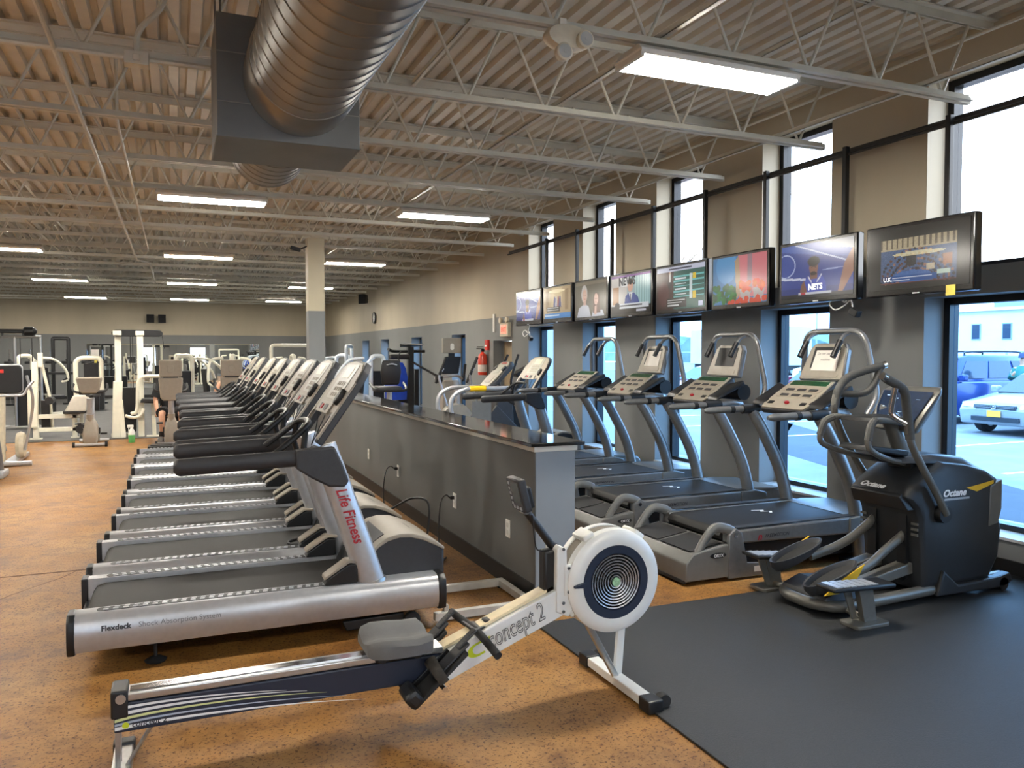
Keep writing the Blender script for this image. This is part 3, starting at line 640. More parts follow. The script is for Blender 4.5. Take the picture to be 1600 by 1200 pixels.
# ------------------------------------------------------------------ rowing machine
rw = thing('rowing_machine', 'white and black rowing machine with round flywheel cage in the foreground', 'rowing machine', (0, 3.3, 0))
navy = mat('navy_print', (36, 44, 62), .4, .1, .1, 4)
ergw = mat('erg_white', (224, 225, 222), .35, .1, .03)
rail = obj('monorail', B().box(-.225, 1.06, -.055, .055, .205, .315), navy, rw, .006)
rail.data.materials[0] = navy
obj('rail_track', B().prism([(-.2, .318), (1.06, .318), (1.06, .345), (-.2, .345)], 'y', -.05, .05), alu, rail, .004)
obj('track_strip', B().box(-.17, 1.0, -.024, .024, .345, .349), chrome, rail)
obj('end_stop', B().box(-.235, -.175, -.062, .062, .26, .365), black, rail, .008)
obj('rail_lug', B().cyl((-.20, -.066, .335), (-.20, .066, .335), .018, 14), alu, rail)
for s in (-1, 1):
    yy = s * .0565
    for i, (z0, z1, th) in enumerate(((.296, .312, .010), (.272, .302, .012), (.252, .288, .010), (.236, .266, .008), (.222, .242, .012))):
        pts = []; N = 14
        for k in range(N + 1):
            q = k / N; x = -.222 + q * (.62 + .08 * i); z = z0 + (z1 - z0) * (q ** .55) - .045 * q * q * (1 + .12 * i)
            pts.append((x, z, th * (1 - q) + .001))
        poly = [(x, yy, z + t_ / 2) for x, z, t_ in pts] + [(x, yy, z - t_ / 2) for x, z, t_ in pts[::-1]]
        obj('stripe', B().poly([p for p in poly]), [whiteprint, whiteprint, mat('pale_lime_print', (206, 212, 150), .4), mat('ice_print', (166, 178, 196), .4), whiteprint][i], rail)
text('concept 2', .03, darkprint, rail, (-.165, -.0567, .222), (1, 0, 0), (0, 0, 1), shear=.2, bold=.0006)
obj('logo_mark', B().lathe([(.012, -.0005), (.012, 0)], (-.185, -.0575, .232), 'y', 16), mat('lime_print', (196, 208, 40), .4), rail)
# rear leg
lg = obj('rear_leg', B().box(-.222, -.205, -.05, -.035, .0, .21).box(-.222, -.205, .035, .05, .0, .21).tube([(-.20, 0, .03), (-.09, 0, .205)], .008, 8), alu, rw)
obj('rear_foot', B().box(-.24, -.17, -.20, .20, .0, .055), alu, lg, .006)
for s in (-1, 1): obj('foot_cap', B().box(-.246, -.164, s * .2 - .03, s * .2 + .03, -.0, .065), black, lg, .008)
# front beam (white, sloping up to the flywheel)
def beam(x0, z0, x1, z1, h, y0, y1): return B().prism([(x0, z0 - h / 2), (x1, z1 - h / 2), (x1, z1 + h / 2), (x0, z0 + h / 2)], 'y', y0, y1)
bm_ = obj('front_beam', beam(1.02, .235, 1.70, .50, .135, -.06, .06), ergw, rw, .006)
obj('beam_track', beam(1.06, .328, 1.60, .538, .014, -.035, .035), mat('cream_track', (222, 206, 170), .4), bm_)
obj('chain_channel', beam(1.10, .336, 1.60, .531, .016, -.012, .012), black, bm_)
sl = Vector((.68, 0, .265)).normalized(); pe = Vector((-sl.z, 0, sl.x))
lo = Vector((1.275, -.061, .303))
text('concept 2', .118, darkprint, bm_, lo, sl, pe, outline=.0018, shear=.25, width=.62, label='outlined lettering along the beam')
lime = mat('lime_print', (196, 208, 40), .4)
lb = B()
for q, (a, c) in enumerate(((.0, .035), (.045, .06))):
    pass
ring = [(.05 * math.cos(w), .03 * math.sin(w)) for w in [PI / 2 + PI * i / 10 for i in range(11)]] + [(.03, -.03), (.03, -.02)] + [(.022 * math.cos(w), .02 * math.sin(w)) for w in [-PI / 2 - PI * i / 10 for i in range(11)]] + [(.03, .02), (.03, .03)]
o0 = Vector((1.215, -.0612, .312))
obj('logo_mark', B().poly([o0 + sl * p + pe * q for p, q in ring]), lime, bm_, label='lime green logo mark')
obj('logo_mark', B().poly([o0 + sl * p + pe * q for p, q in ((.04, -.03), (.075, -.03), (.06, 0), (.075, .03), (.04, .03), (.055, 0))]), lime, bm_)
# front post, bracket and monitor arm
obj('front_post', B().prism([(1.60, .43), (1.665, .40), (1.73, .50), (1.66, .56), (1.655, .72), (1.62, .735), (1.605, .72)], 'y', -.065, .065), ergw, rw, .006)
obj('flywheel_bracket', B().box(1.64, 1.76, -.07, -.055, .50, .645), ergw, rw, .006)
for z in (.52, .63): obj('bolt', B().lathe([(.008, -.006), (.008, 0)], (1.66, -.07, z), 'y', 10), chrome, rw)
for z in (.47, .43, .72): obj('bolt', B().lathe([(.008, -.006), (.008, 0)], (1.635, -.066, z), 'y', 10), chrome, rw)
obj('post_sleeve', B().box(1.555, 1.615, -.035, .035, .49, .71), black, rw, .012)
arm = obj('monitor_arm', B().tube([(1.625, 0, .715), (1.60, 0, .735), (1.49, 0, .88), (1.468, 0, .905)], [.022, .02, .018, .016], 12), black, rw)
obj('arm_joint', B().cyl((1.466, -.03, .908), (1.466, .03, .908), .022, 16), chrome, arm)
obj('arm_cable', B().tube(catmull([(1.50, -.02, .88), (1.51, -.025, .76), (1.53, -.025, .715), (1.60, -.02, .71)], 5), .0035, 6), black, arm)
Mm = Matrix.Translation((1.44, 0, .975)) @ Matrix.Rotation(math.radians(-14), 4, 'Y')
mon = obj('monitor', B().box(-.018, .022, -.075, .075, -.075, .08, Mm), charcoal, rw, .010)
obj('monitor_clip', B().box(.022, .05, -.045, .045, -.07, .03, Mm), black, mon, .008)
obj('monitor_screen', B().box(-.0195, -.018, -.06, .02, -.035, .066, Mm), mat('dim_lcd', (84, 88, 84), .25), mon)
kb = B()
for i in range(5): kb.lathe([(.006, -.0025), (.006, 0)], (0, 0, 0), 'x', 8); 
kb = B()
for i in range(5): kb.box(-.021, -.018, .035, .052, .05 - i * .024, .062 - i * .024, Mm)
for i in range(3): kb.box(-.021, -.018, -.05 + i * .035, -.03 + i * .035, -.062, -.048, Mm)
obj('monitor_keys', kb, silver, mon, kind='stuff')
# flywheel cage
C0 = Vector((1.90, 0, .545)); Rf = .248
cage = obj('flywheel_cage', B().ring([(.20, .085), (.235, .085), (.246, .07), (.246, .035), (.236, .035), (.225, .075), (.2, .078)], C0, 'y', 64), ergw, rw)
obj('cage_band', B().ring([(.238, -.04), (.241, -.04), (.241, .04), (.238, .04)], C0, 'y', 64), mat('perforated_mesh', (120, 112, 100), .5, .4, .2, 200), cage)
obj('cage_front', B().ring([(.160, -.088), (.170, -.093), (.225, -.090), (.244, -.074), (.247, -.036), (.24, -.03), (.235, -.06), (.16, -.075)], C0, 'y', 64), ergw, cage, ang=45)
obj('cage_front_ring', B().ring([(.130, -.086), (.135, -.095), (.172, -.0965), (.176, -.090), (.170, -.08), (.13, -.08)], C0, 'y', 64), navy, cage)
obj('damper_lever', B().prism([(C0.x - .17, C0.z + .018), (C0.x - .225, C0.z + .006), (C0.x - .225, C0.z - .004), (C0.x - .17, C0.z - .008)], 'y', -.105, -.09), navy, cage, .003)
obj('fan_disc', B().lathe([(.02, -.05), (.15, -.052), (.155, -.06), (.155, -.05), (.15, -.04), (.02, -.04)], C0, 'y', 48), black, cage)
for i in range(8):
    r = .026 + i * .0138
    obj('grille_ring', B().ring([(r, -.090), (r + .0045, -.092), (r + .0045, -.086), (r, -.085)], C0, 'y', 40), mat('grille_wire', (168, 170, 174), .3, .5), cage)
for i in range(8):
    w = PI / 4 * i + .39
    obj('grille_spoke', B().tube([C0 + Vector((math.cos(w) * .02, -.086, math.sin(w) * .02)), C0 + Vector((math.cos(w) * .134, -.086, math.sin(w) * .134))], .0028, 6), black, cage)
for i in range(24):
    w = 2 * PI * i / 24
    bl = obj('fan_blade', B().box(.05, .13, -.066, -.052, -.0015, .0015, Matrix.Translation(C0) @ Matrix.Rotation(-w, 4, 'Y')), mat('blade_dark', (52, 54, 58), .4, .3), cage)
obj('hub_badge', B().lathe([(.021, -.096), (.021, -.088)], C0, 'y', 24), mat('green_badge', (150, 190, 150), .35, 0, .3, 90), cage)
for w in (2.1, .95, 3.65):
    c = C0 + Vector((math.cos(w) * .245, 0, math.sin(w) * .245))
    obj('cage_clip', B().box(-.03, .03, -.06, .06, -.012, .02, Matrix.Translation(c) @ Matrix.Rotation(-(w - PI / 2), 4, 'Y')), ergw, cage, .008)
obj('back_plate', B().lathe([(.02, .08), (.20, .086), (.20, .09), (.02, .09)], C0, 'y', 40), ergw, cage)
# front legs and foot
fl = obj('front_leg', B().tube([(1.76, -.0, .40), (1.955, -.0, .05)], .018, 8, .6), alu, rw)
obj('front_leg', B().tube([(2.0, .02, .36), (1.975, .02, .05)], .026, 8, .5, up=(1, 0, 0)), ergw, rw)
ff = obj('front_foot', B().box(1.935, 2.0, -.30, .30, .012, .055), ergw, rw, .006)
for s in (-1, 1): obj('foot_cap', B().box(1.928, 2.008, s * .29 - .045, s * .29 + .045, 0, .062), black, ff, .008)
obj('transport_wheel', B().lathe([(.012, -.022), (.032, -.022), (.036, -.012), (.036, .012), (.032, .022), (.012, .022)], (2.03, -.29, .037), 'y', 20), blackrub, ff)
obj('transport_wheel', B().lathe([(.012, -.022), (.032, -.022), (.036, -.012), (.036, .012), (.032, .022), (.012, .022)], (2.03, .29, .037), 'y', 20), blackrub, ff)
# seat
def seat_rings():
    out = []
    for k, (x, hw, dz) in enumerate(((.72, .10, -.008), (.735, .135, .0), (.78, .155, .006), (.85, .16, .002), (.92, .158, -.004), (.985, .14, .004), (1.005, .09, -.004))):
        top = []; N = 14
        for i in range(N + 1):
            y = -hw + 2 * hw * i / N; q = y / .16
            top.append((x, y, .412 + dz + .020 * (abs(q) ** 1.3) - .012 * math.exp(-(q * 3.2) ** 2) - (.02 if abs(y) > hw * .97 else 0)))
        bot = [(x, y, .365) for x, y, z in top[::-1]]
        out.append(top + bot)
    return out
st = obj('seat', B().loft(seat_rings()), mat('grey_seat_foam', (92, 92, 92), .6, 0, .05, 30, .2), rw, ang=50)
obj('seat_carriage', B().box(.76, .97, -.07, .07, .318, .37), black, st, .01)
for s in (-1, 1):
    for x in (.79, .94): obj('seat_roller', B().lathe([(.006, -.008), (.018, -.008), (.018, .008), (.006, .008)], (x, s * .064, .335), 'y', 14), black, st)
# footrests
for s in (-1, 1):
    yc = s * .14
    Mp = slab_matrix((.925, yc, .175), (.76, 0, .65), (0, 1, 0))
    def fb(u0, u1, v0, v1, w0, w1): return B().box(u0, u1, v0, v1, min(-w0, -w1), max(-w0, -w1), Mp)
    up_ = (Mp.to_3x3() @ Vector((0, 0, 1)))
    sg_ = 1 if up_.z > 0 else -1
    def fbx(u0, u1, v0, v1, w0, w1): return B().box(u0, u1, v0, v1, min(sg_ * w0, sg_ * w1), max(sg_ * w0, sg_ * w1), Mp)
    f = obj('footrest', fbx(-.03, .27, -.06, .06, 0, .02), blackrub, rw, .012)
    obj('heel_cup', fbx(-.045, .02, -.065, .065, .0, .075), black, f, .018)
    obj('heel_plate', fbx(.10, .30, -.04, .04, .02, .032), charcoal, f, .012)
    obj('strap', B().tube(catmull([Mp @ Vector((.12, -.068, 0)), Mp @ Vector((.13, -.06, sg_ * .06)), Mp @ Vector((.14, 0, sg_ * .085)), Mp @ Vector((.13, .06, sg_ * .06)), Mp @ Vector((.12, .068, 0))], 5), .022, 8, .18), mat('strap_webbing', (58, 54, 48), .85, 0, .15, 90, .4), f)
    obj('toe_tab', fbx(.25, .36, -.022, .022, .03, .042), charcoal, f, .012)
    sl_ = B()
    for i in range(4): sl_.add(*(lambda q: (q.v, q.f))(fbx(.285 + i * .016, .294 + i * .016, -.012, .012, .042, .0435)))
    obj('tab_slots', sl_, black, f, kind='stuff')
    obj('side_guard', fbx(-.04, .22, s * -.07 - .004, s * -.07 + .004, -.035, .035), black, f, .004)
obj('foot_axle', B().cyl((1.02, -.2, .22), (1.02, .2, .22), .012, 10), chrome, rw)
# pull handle resting on the beam
hd = obj('handle', B().tube(catmull([(1.185, .21, .405), (1.195, .15, .398), (1.21, .06, .392), (1.215, 0, .39), (1.222, -.06, .385), (1.24, -.15, .355), (1.25, -.22, .335)], 5), [.017, .019, .014, .014, .014, .019, .018], 12), blackrub, rw)
obj('handle_web', B().prism([(1.195, -.075), (1.27, -.03), (1.27, .03), (1.185, .075)], 'z', .392, .404), black, hd, .003)
obj('chain_swivel', B().tube([(1.26, 0, .40), (1.33, 0, .425)], .012, 8), chrome, hd)
obj('handle_hook', B().box(1.265, 1.335, -.03, .03, .375, .425, None), black, hd, .01)

# ------------------------------------------------------------------ black elliptical in front of the window
el = thing('elliptical_trainer', 'black and grey elliptical trainer with yellow accents on the rubber mat', 'elliptical', (0, 3.86, 0))
oblk = mat('elliptical_shell', (36, 38, 41), .45, 0, .08, 20, .1)
ogry = mat('elliptical_grey', (112, 110, 104), .38, .45, .06, 20)
# shell: lofted over width
side = [(4.42, .07), (4.40, .30), (4.37, .55), (4.33, .63), (4.26, .70), (4.36, .78), (4.45, .83), (4.60, .905), (4.82, .88), (5.02, .83), (5.13, .77), (5.13, .58), (5.185, .42), (5.16, .22), (5.06, .07)]
def ring_at(y, k): 
    cx, cz = 4.78, .45
    return [(cx + (x - cx) * k, y, cz + (z - cz) * k) for x, z in side]
sh = obj('shell', B().loft([ring_at(-.245, .88), ring_at(-.225, .97), ring_at(-.16, 1), ring_at(.16, 1), ring_at(.225, .97), ring_at(.245, .88)]), oblk, el, .006, ang=50)
obj('shell_lid', B().loft([[(4.30, -.10, .885), (4.30, .10, .885), (4.36, .1, .93), (4.36, -.1, .93)], [(4.55, -.19, .885), (4.55, .19, .885), (4.57, .16, .945), (4.57, -.16, .945)], [(4.85, -.21, .86), (4.85, .21, .86), (4.85, .17, .915), (4.85, -.17, .915)], [(5.10, -.17, .79), (5.10, .17, .79), (5.09, .13, .825), (5.09, -.13, .825)]]), mat('lid_charcoal', (58, 62, 68), .35, 0, .05), sh, .015, ang=50)
obj('shell_rear', B().prism([(5.02, .44), (5.03, .72), (5.15, .76), (5.15, .56), (5.12, .46)], 'y', -.25, .25), ogry, sh, .012)
for s in (-1, 1):
    obj('yellow_flash', B().prism([(4.80, .72), (5.06, .755), (5.06, .735), (4.90, .69)], 'y', s * .238, s * .249), yellow, sh)
    text('Octane', .062, whiteprint, sh, (4.58 if s < 0 else 4.84, s * .247, .675), (-s, 0, 0), (0, 0, 1), shear=.3, bold=.0028, width=1.15)
    obj('logo_bar', B().prism([(4.585, .648), (4.83, .648), (4.83, .662), (4.60, .662)], 'y', s * .246, s * .248), silver, sh)
    obj('pivot_housing', B().lathe([(.03, -.03), (.055, -.03), (.06, 0), (.055, .035), (.03, .04)], (4.56, s * .262, .57), 'y', 24), black, sh)
    obj('crank_slot', B().prism(rrect(s * .12 - .035, s * .12 + .035, .12, .60, .03), 'x', 4.365, 4.39), black, sh)
    obj('vent', B().box(4.372, 4.38, s * .205 - .03, s * .205 + .02, .50, .515).box(4.372, 4.38, s * .205 - .03, s * .205 + .02, .465, .48).box(4.372, 4.38, s * .205 - .03, s * .205 + .02, .43, .445), ogry, sh)
text('Octane', .06, whiteprint, sh, (4.272, .14, .714), (0, -1, 0), (.8, 0, .6), shear=.3, bold=.0028, width=1.1, lift=.012)
obj('rear_apron', B().loft([[(4.245, -.2, .69), (4.245, .2, .69), (4.30, .22, .60), (4.30, -.22, .60)], [(4.27, -.2, .71), (4.27, .2, .71), (4.36, .22, .60), (4.36, -.22, .60)]]), oblk, sh, .006)
# base frame
base = obj('base_frame', B().tube(fillet([(5.22, -.19, .075), (4.30, -.22, .06), (3.72, -.24, .055), (3.62, -.12, .055), (3.62, .12, .055), (3.72, .24, .055), (4.30, .22, .06), (5.22, .19, .075)], .12, 6), .036, 12, 1.), ogry, el)
obj('rear_cover', B().loft([[(3.64, -.2, .05), (3.64, .2, .05), (3.66, .19, .11), (3.66, -.19, .11)], [(3.80, -.24, .05), (3.80, .24, .05), (3.80, .2, .15), (3.80, -.2, .15)], [(4.0, -.22, .05), (4.0, .22, .05), (4.0, .19, .13), (4.0, -.19, .13)]]), charcoal, base, .012)
obj('front_foot', B().tube([(5.16, -.27, .045), (5.16, .27, .045)], .045, 12), black, base)
for s in (-1, 1): obj('front_skirt', B().prism([(4.52, .03), (4.58, .20), (4.72, .09), (5.12, .10), (5.22, .12), (5.25, .06), (5.18, .02)], 'y', s * .20, s * .27), oblk, base, .015)
# inclined tracks, pedal arms, pedals, steps, moving handles
for s in (-1, 1):
    y = s * .12
    obj('track_beam', B().prism([(3.84, .085), (4.62, .20), (4.62, .285), (3.82, .13)], 'y', y - .05, y + .05), ogry, el, .008)
    dz = .0 if s < 0 else .07
    pa = obj('pedal_arm', B().tube(catmull([(3.84, y * 1.15, .20 + dz), (4.05, y * 1.1, .245 + dz), (4.22, y, .33 + dz * .8), (4.46, y, .46 + dz)], 5), [.030, .034, .036, .034], 12, .7), ogry, el)
    px, pzz = 3.73, .215 + dz * 1.1
    def pel(a, b2, h, x0=0): return [(px + x0 + a * math.cos(w) , y * 1.25 + b2 * math.sin(w), pzz + h + .06 * math.cos(w)) for w in [2 * PI * i / 24 for i in range(24)]]
    ped = obj('pedal', B().loft([pel(.16, .06, -.035), pel(.195, .082, -.005), pel(.205, .088, .03), pel(.19, .076, .03), pel(.17, .066, -.005)], cap=True), charcoal, pa)
    obj('pedal_pad', B().loft([pel(.165, .062, -.008), pel(.165, .062, .0)]), blackrub, ped)
    yo = y * 1.25 + s * .084
    obj('yellow_flash', B().prism([(px - .13, pzz - .075), (px + .02, pzz + .015), (px + .19, pzz + .085), (px + .12, pzz - .01), (px - .02, pzz - .075)], 'y', yo - .004, yo + .004), yellow, ped)
    # side step
    ys = s * .42
    stp = obj('side_step', B().prism([(3.42, .245), (3.90, .225), (3.90, .255), (3.42, .272)], 'y', ys - .075, ys + .075) if s < 0 else B().prism([(3.58, .225), (3.98, .185), (3.98, .21), (3.58, .25)], 'y', ys - .09, ys + .09), black, el, .012)
    sp = B()
    for i in range(6):
        x0 = (3.45 if s < 0 else 3.60) + i * .055; z0 = (.2725 if s < 0 else .2475) - i * (.0026 if s < 0 else .0055)
        sp.box(x0, x0 + .042, ys - .062, ys + .062, z0 - .004, z0 + .003)
    obj('step_tread', sp, mat('tread_strip', (176, 182, 190), .35, .5), stp, kind='stuff')
    obj('step_bracket', B().prism([(3.60, .235), (3.66, .235), (3.72, .03), (3.68, .03)], 'y', ys - s * .05 - .006, ys - s * .05 + .006).prism([(3.68, .235), (3.79, .235), (3.83, .02), (3.73, .02)], 'y', ys - s * .02 - .02, ys - s * .02 + .02), ogry, stp, .003)
    obj('step_foot', B().prism(rrect(3.62, 3.88, ys - .06 if s < 0 else ys - .1, ys + .1 if s < 0 else ys + .06, .03), 'z', .0, .022), ogry, stp, .004)
    obj('step_arm', B().tube([(3.76, ys, .03), (3.76, s * .22, .045)], .02, 8), ogry, stp)
    # moving handle
    yh = s * .29
    pth = [(4.56, yh, .57), (4.47, yh, .71), (4.33, yh, .90), (4.225, yh, 1.07), (4.19, yh, 1.27), (4.16, yh, 1.38), (4.02, yh - .01 * s, 1.455)] if s < 0 else [(4.60, yh, .62), (4.41, yh, .84), (4.25, yh, 1.07), (4.185, yh, 1.23), (4.22, yh, 1.36), (4.33, yh, 1.45), (4.59, yh - .03, 1.52)]
    hb = obj('moving_handle', B().tube(catmull(pth, 5), [.024, .023, .022, .024, .026, .026, .024], 12), ogry, el)
    obj('handle_grip', B().tube(catmull(pth[3:], 5), .0285, 12), mat('foam_grip', (72, 72, 70), .7, 0, .1, 60, .3), hb)
    p2 = [(4.10, yh, 1.42), (4.12, yh + .05, 1.26), (4.14, yh + .04, 1.21), (4.19, yh, 1.17)] if s < 0 else [(4.57, yh - .03, 1.50), (4.51, yh - .04, 1.40), (4.42, yh - .03, 1.33), (4.21, yh, 1.33)]
    obj('handle_loop', B().tube(catmull(p2, 5), .024 if s > 0 else .02, 12), MATS['foam_grip'] if s > 0 else chrome, hb)
    obj('handle_tip', B().tube([pth[-1], tuple(Vector(pth[-1]) + (Vector(pth[-1]) - Vector(pth[-2])).normalized() * .03)], .026, 12), chrome, hb)
    # fixed grips
    fg = obj('fixed_bar', B().tube(catmull([(4.42, s * .10, 1.15), (4.20, s * .14, 1.175), (4.06, s * .17, 1.185), (4.00, s * .19, 1.15), (3.97, s * .20, 1.04), (4.03, s * .19, .985), (4.20, s * .14, .93), (4.42, s * .08, .885)], 5), .019, 10), chrome if False else ogry, el)
    obj('fixed_grip', B().tube(catmull([(4.06, s * .17, 1.185), (4.00, s * .19, 1.15), (3.97, s * .20, 1.06)], 5), .024, 10), MATS['foam_grip'], fg)
obj('mast', B().tube([(4.54, 0, .86), (4.40, 0, 1.12), (4.37, 0, 1.17)], [.06, .052, .05], 12, .9), ogry, el)
con = obj('console', B().loft([[(4.40, -.17, 1.10), (4.40, .17, 1.10), (4.48, .14, 1.08), (4.48, -.14, 1.08)], [(4.47, -.21, 1.24), (4.47, .21, 1.24), (4.57, .17, 1.22), (4.57, -.17, 1.22)], [(4.56, -.23, 1.355), (4.56, .23, 1.355), (4.62, .19, 1.33), (4.62, -.19, 1.33)], [(4.62, -.2, 1.39), (4.62, .2, 1.39), (4.65, .17, 1.36), (4.65, -.17, 1.36)]]), ogry, el, .015, ang=50)
obj('console_screen', B().poly([(4.408, -.135, 1.125), (4.408, .135, 1.125), (4.463, .178, 1.24), (4.548, .195, 1.35), (4.548, -.195, 1.35), (4.463, -.178, 1.24)]).xf(Matrix.Translation((-.004, 0, .004))), screenblue, con, smooth=False)
rk = B(); RR = random.Random(3)
for i in range(26):
    y = RR.uniform(-.14, .14); u = RR.uniform(.05, .45) if i < 18 else RR.uniform(.5, .9); a = Vector((4.408, 0, 1.125)).lerp(Vector((4.548, 0, 1.35)), u); w = RR.choice((.012, .02, .03))
    rk.box(a.x - .012, a.x - .006, y - w / 2, y + w / 2, a.z + .0, a.z + .006)
obj('display_icons', rk, mat('icon_white', (190, 215, 235), .4, 0, .05, emit=.35), con, kind='stuff')
obj('reading_tray', B().prism([(4.08, 1.165), (4.42, 1.17), (4.42, 1.195), (4.10, 1.195)], 'y', -.15, .15), black, el, .012)
obj('bottle_tray', B().prism([(4.05, .985), (4.40, .93), (4.42, .97), (4.08, 1.02)], 'y', -.13, .13), black, el, .012)
obj('mast_collar', B().box(4.46, 4.60, -.10, .10, .84, .895), black, el, .02)
# ------------------------------------------------------------------ televisions over the windows
class Pic:
    def __init__(s, w, h, col):
        s.w, s.h = w, h; s.a = np.zeros((h, w, 3)); s.a[:] = col
        yy, xx = np.mgrid[0:h, 0:w]; s.x = (xx + .5) / w; s.y = (yy + .5) / h; s.r = np.random.RandomState(5)
    def m(s, mask, col, al=1.): s.a[mask] = s.a[mask] * (1 - al) + np.array(col) * al
    def rect(s, x0, y0, x1, y1, col, al=1.): s.m((s.x >= x0) & (s.x <= x1) & (s.y >= y0) & (s.y <= y1), col, al)
    def ell(s, cx, cy, rx, ry, col, al=1.): s.m(((s.x - cx) / rx) ** 2 + ((s.y - cy) / ry) ** 2 <= 1, col, al)
    def poly(s, pts, col, al=1.):
        ins = np.zeros(s.x.shape, bool); n = len(pts)
        for i in range(n):
            (x0, y0), (x1, y1) = pts[i], pts[(i + 1) % n]
            if y0 == y1: continue
            c = ((y0 > s.y) != (y1 > s.y)) & (s.x < (x1 - x0) * (s.y - y0) / (y1 - y0) + x0); ins ^= c
        s.m(ins, col, al)
    def line(s, x0, y0, x1, y1, t, col, al=1.):
        dx, dy = x1 - x0, y1 - y0; L = dx * dx + dy * dy + 1e-9; q = np.clip(((s.x - x0) * dx + (s.y - y0) * dy) / L, 0, 1)
        s.m((s.x - x0 - q * dx) ** 2 + ((s.y - y0 - q * dy) * .56) ** 2 < t * t, col, al)
    def noise(s, amp, x0=0, y0=0, x1=1, y1=1):
        k = (s.x >= x0) & (s.x <= x1) & (s.y >= y0) & (s.y <= y1); s.a[k] += s.r.uniform(-amp, amp, (k.sum(), 1))
def screen_mat():
    m = bpy.data.materials.new('tv_picture'); m.use_nodes = True; nt = m.node_tree; p = nt.nodes['Principled BSDF']
    at = nt.nodes.new('ShaderNodeAttribute'); at.attribute_name = 'picture'
    p.inputs['Base Color'].default_value = (.02, .02, .02, 1); p.inputs['Roughness'].default_value = .14; p.inputs['Emission Strength'].default_value = .30
    nt.links.new(at.outputs['Color'], p.inputs['Emission Color']); return m
scrm = screen_mat()
capt = mat('caption_glow', (235, 238, 242), .4, 0, .02, emit=.3)
def p_senate():
    p = Pic(128, 72, (34, 33, 30)); a, b, c, d = .13, .18, .88, .90
    p.rect(a, b, c, d, (70, 92, 128)); p.rect(a, b, c, .36, (172, 158, 128))
    for i in range(14): p.rect(a + i * .055, b, a + .02 + i * .055, .34, (96, 84, 66))
    R = np.random.RandomState(2)
    for r in range(5):
        for i in range(26):
            t = math.pi * (1.02 + .96 * i / 25); x = .50 + math.cos(t) * (.36 - .045 * r) + R.uniform(-.01, .01); y = .92 + math.sin(t) * (.58 - .085 * r) * .95
            if a < x < c and b < y < d: p.ell(x, y, .014, .024, [(92, 58, 40), (40, 38, 40), (150, 110, 90), (70, 44, 34)][R.randint(4)])
    p.rect(.40, .46, .50, .62, (46, 44, 46)); p.rect(.60, .62, .68, .72, (190, 176, 150)); p.rect(.76, .50, .84, .66, (150, 92, 62))
    p.ell(.46, .80, .2, .1, (60, 100, 160)); p.ell(.52, .44, .26, .035, (244, 226, 170), .75)
    p.rect(.16, .78, .70, .88, (24, 74, 140)); p.rect(.16, .78, .24, .88, (18, 40, 90)); p.rect(.26, .805, .66, .82, (206, 214, 226)); p.rect(.26, .845, .44, .858, (206, 214, 226)); p.rect(.70, .74, .83, .80, (186, 206, 190)); p.rect(a, .885, c, d, (104, 52, 44)); p.noise(10, a, b, c, .76)
    return p
def p_ball(w=128, h=72):
    p = Pic(w, h, (34, 58, 140)); p.poly([(0, 0), (1, 0), (1, .35), (0, .1)], (58, 90, 172)); p.poly([(.55, 0), (1, 0), (1, .2), (.7, .12)], (176, 170, 160), .8)
    p.line(.2, .0, .95, .42, .008, (190, 200, 226)); p.line(0, .62, .35, .66, .012, (200, 206, 226)); p.line(.6, .52, 1, .5, .006, (150, 166, 210))
    for rr, cc in ((.15, (170, 186, 222)), (.135, (40, 66, 150))): p.ell(.06, .38, rr, rr * 1.5, cc)
    p.rect(0, .82, 1, 1, (26, 46, 120)); p.poly([(.80, .95), (.88, .45), (.98, .2), (1, .2), (1, .6), (.86, .95)], (150, 104, 84))
    p.poly([(.28, 1), (.32, .72), (.40, .62), (.58, .60), (.64, .74), (.66, 1)], (52, 74, 176)); p.poly([(.30, .76), (.34, .68), (.38, .9), (.30, 1), (.26, 1)], (122, 82, 62))
    p.line(.40, .62, .44, .72, .008, (216, 216, 226)); p.line(.58, .60, .52, .72, .008, (216, 216, 226)); p.rect(.425, .53, .52, .66, (116, 78, 60)); p.ell(.47, .46, .062, .125, (132, 90, 70))
    p.ell(.47, .345, .085, .095, (22, 18, 20)); p.ell(.47, .565, .045, .035, (44, 30, 28)); p.rect(.435, .44, .455, .455, (30, 20, 20)); p.rect(.488, .44, .508, .455, (30, 20, 20))
    p.rect(0, .93, 1, 1, (14, 16, 26)); p.rect(.26, .90, .72, .945, (196, 200, 210)); p.rect(.30, .90, .36, .945, (180, 40, 50)); return p
def p_food():
    p = Pic(96, 54, (58, 120, 170)); p.poly([(.48, 0), (1, 0), (1, .85), (.5, .9)], (206, 116, 124)); p.rect(.66, 0, .74, .8, (150, 120, 130)); p.ell(.26, .2, .2, .36, (72, 142, 196)); p.poly([(.42, .1), (.5, 0), (.54, .8), (.46, .9)], (170, 140, 110))
    R = np.random.RandomState(4)
    for i in range(40):
        x, y = R.uniform(0, .44), R.uniform(.62, .98)
        if y > .5 + x * .4: p.ell(x, y, .04, .07, (26 + R.randint(30), 84 + R.randint(40), 40 + R.randint(20)))
    for cx, n in ((.62, 12), (.86, 12)):
        p.poly([(cx - .1, .70), (cx + .1, .70), (cx + .08, .98), (cx - .08, .98)], (170, 160, 158))
        for i in range(n): p.ell(cx + R.uniform(-.09, .09), .70 + R.uniform(-.14, .02), .036, .055, (204 + R.randint(30), 62 + R.randint(40), 30))
    for i in range(16): p.ell(R.uniform(.28, 1), R.uniform(.9, 1), .04, .06, (206, 66, 34))
    return p
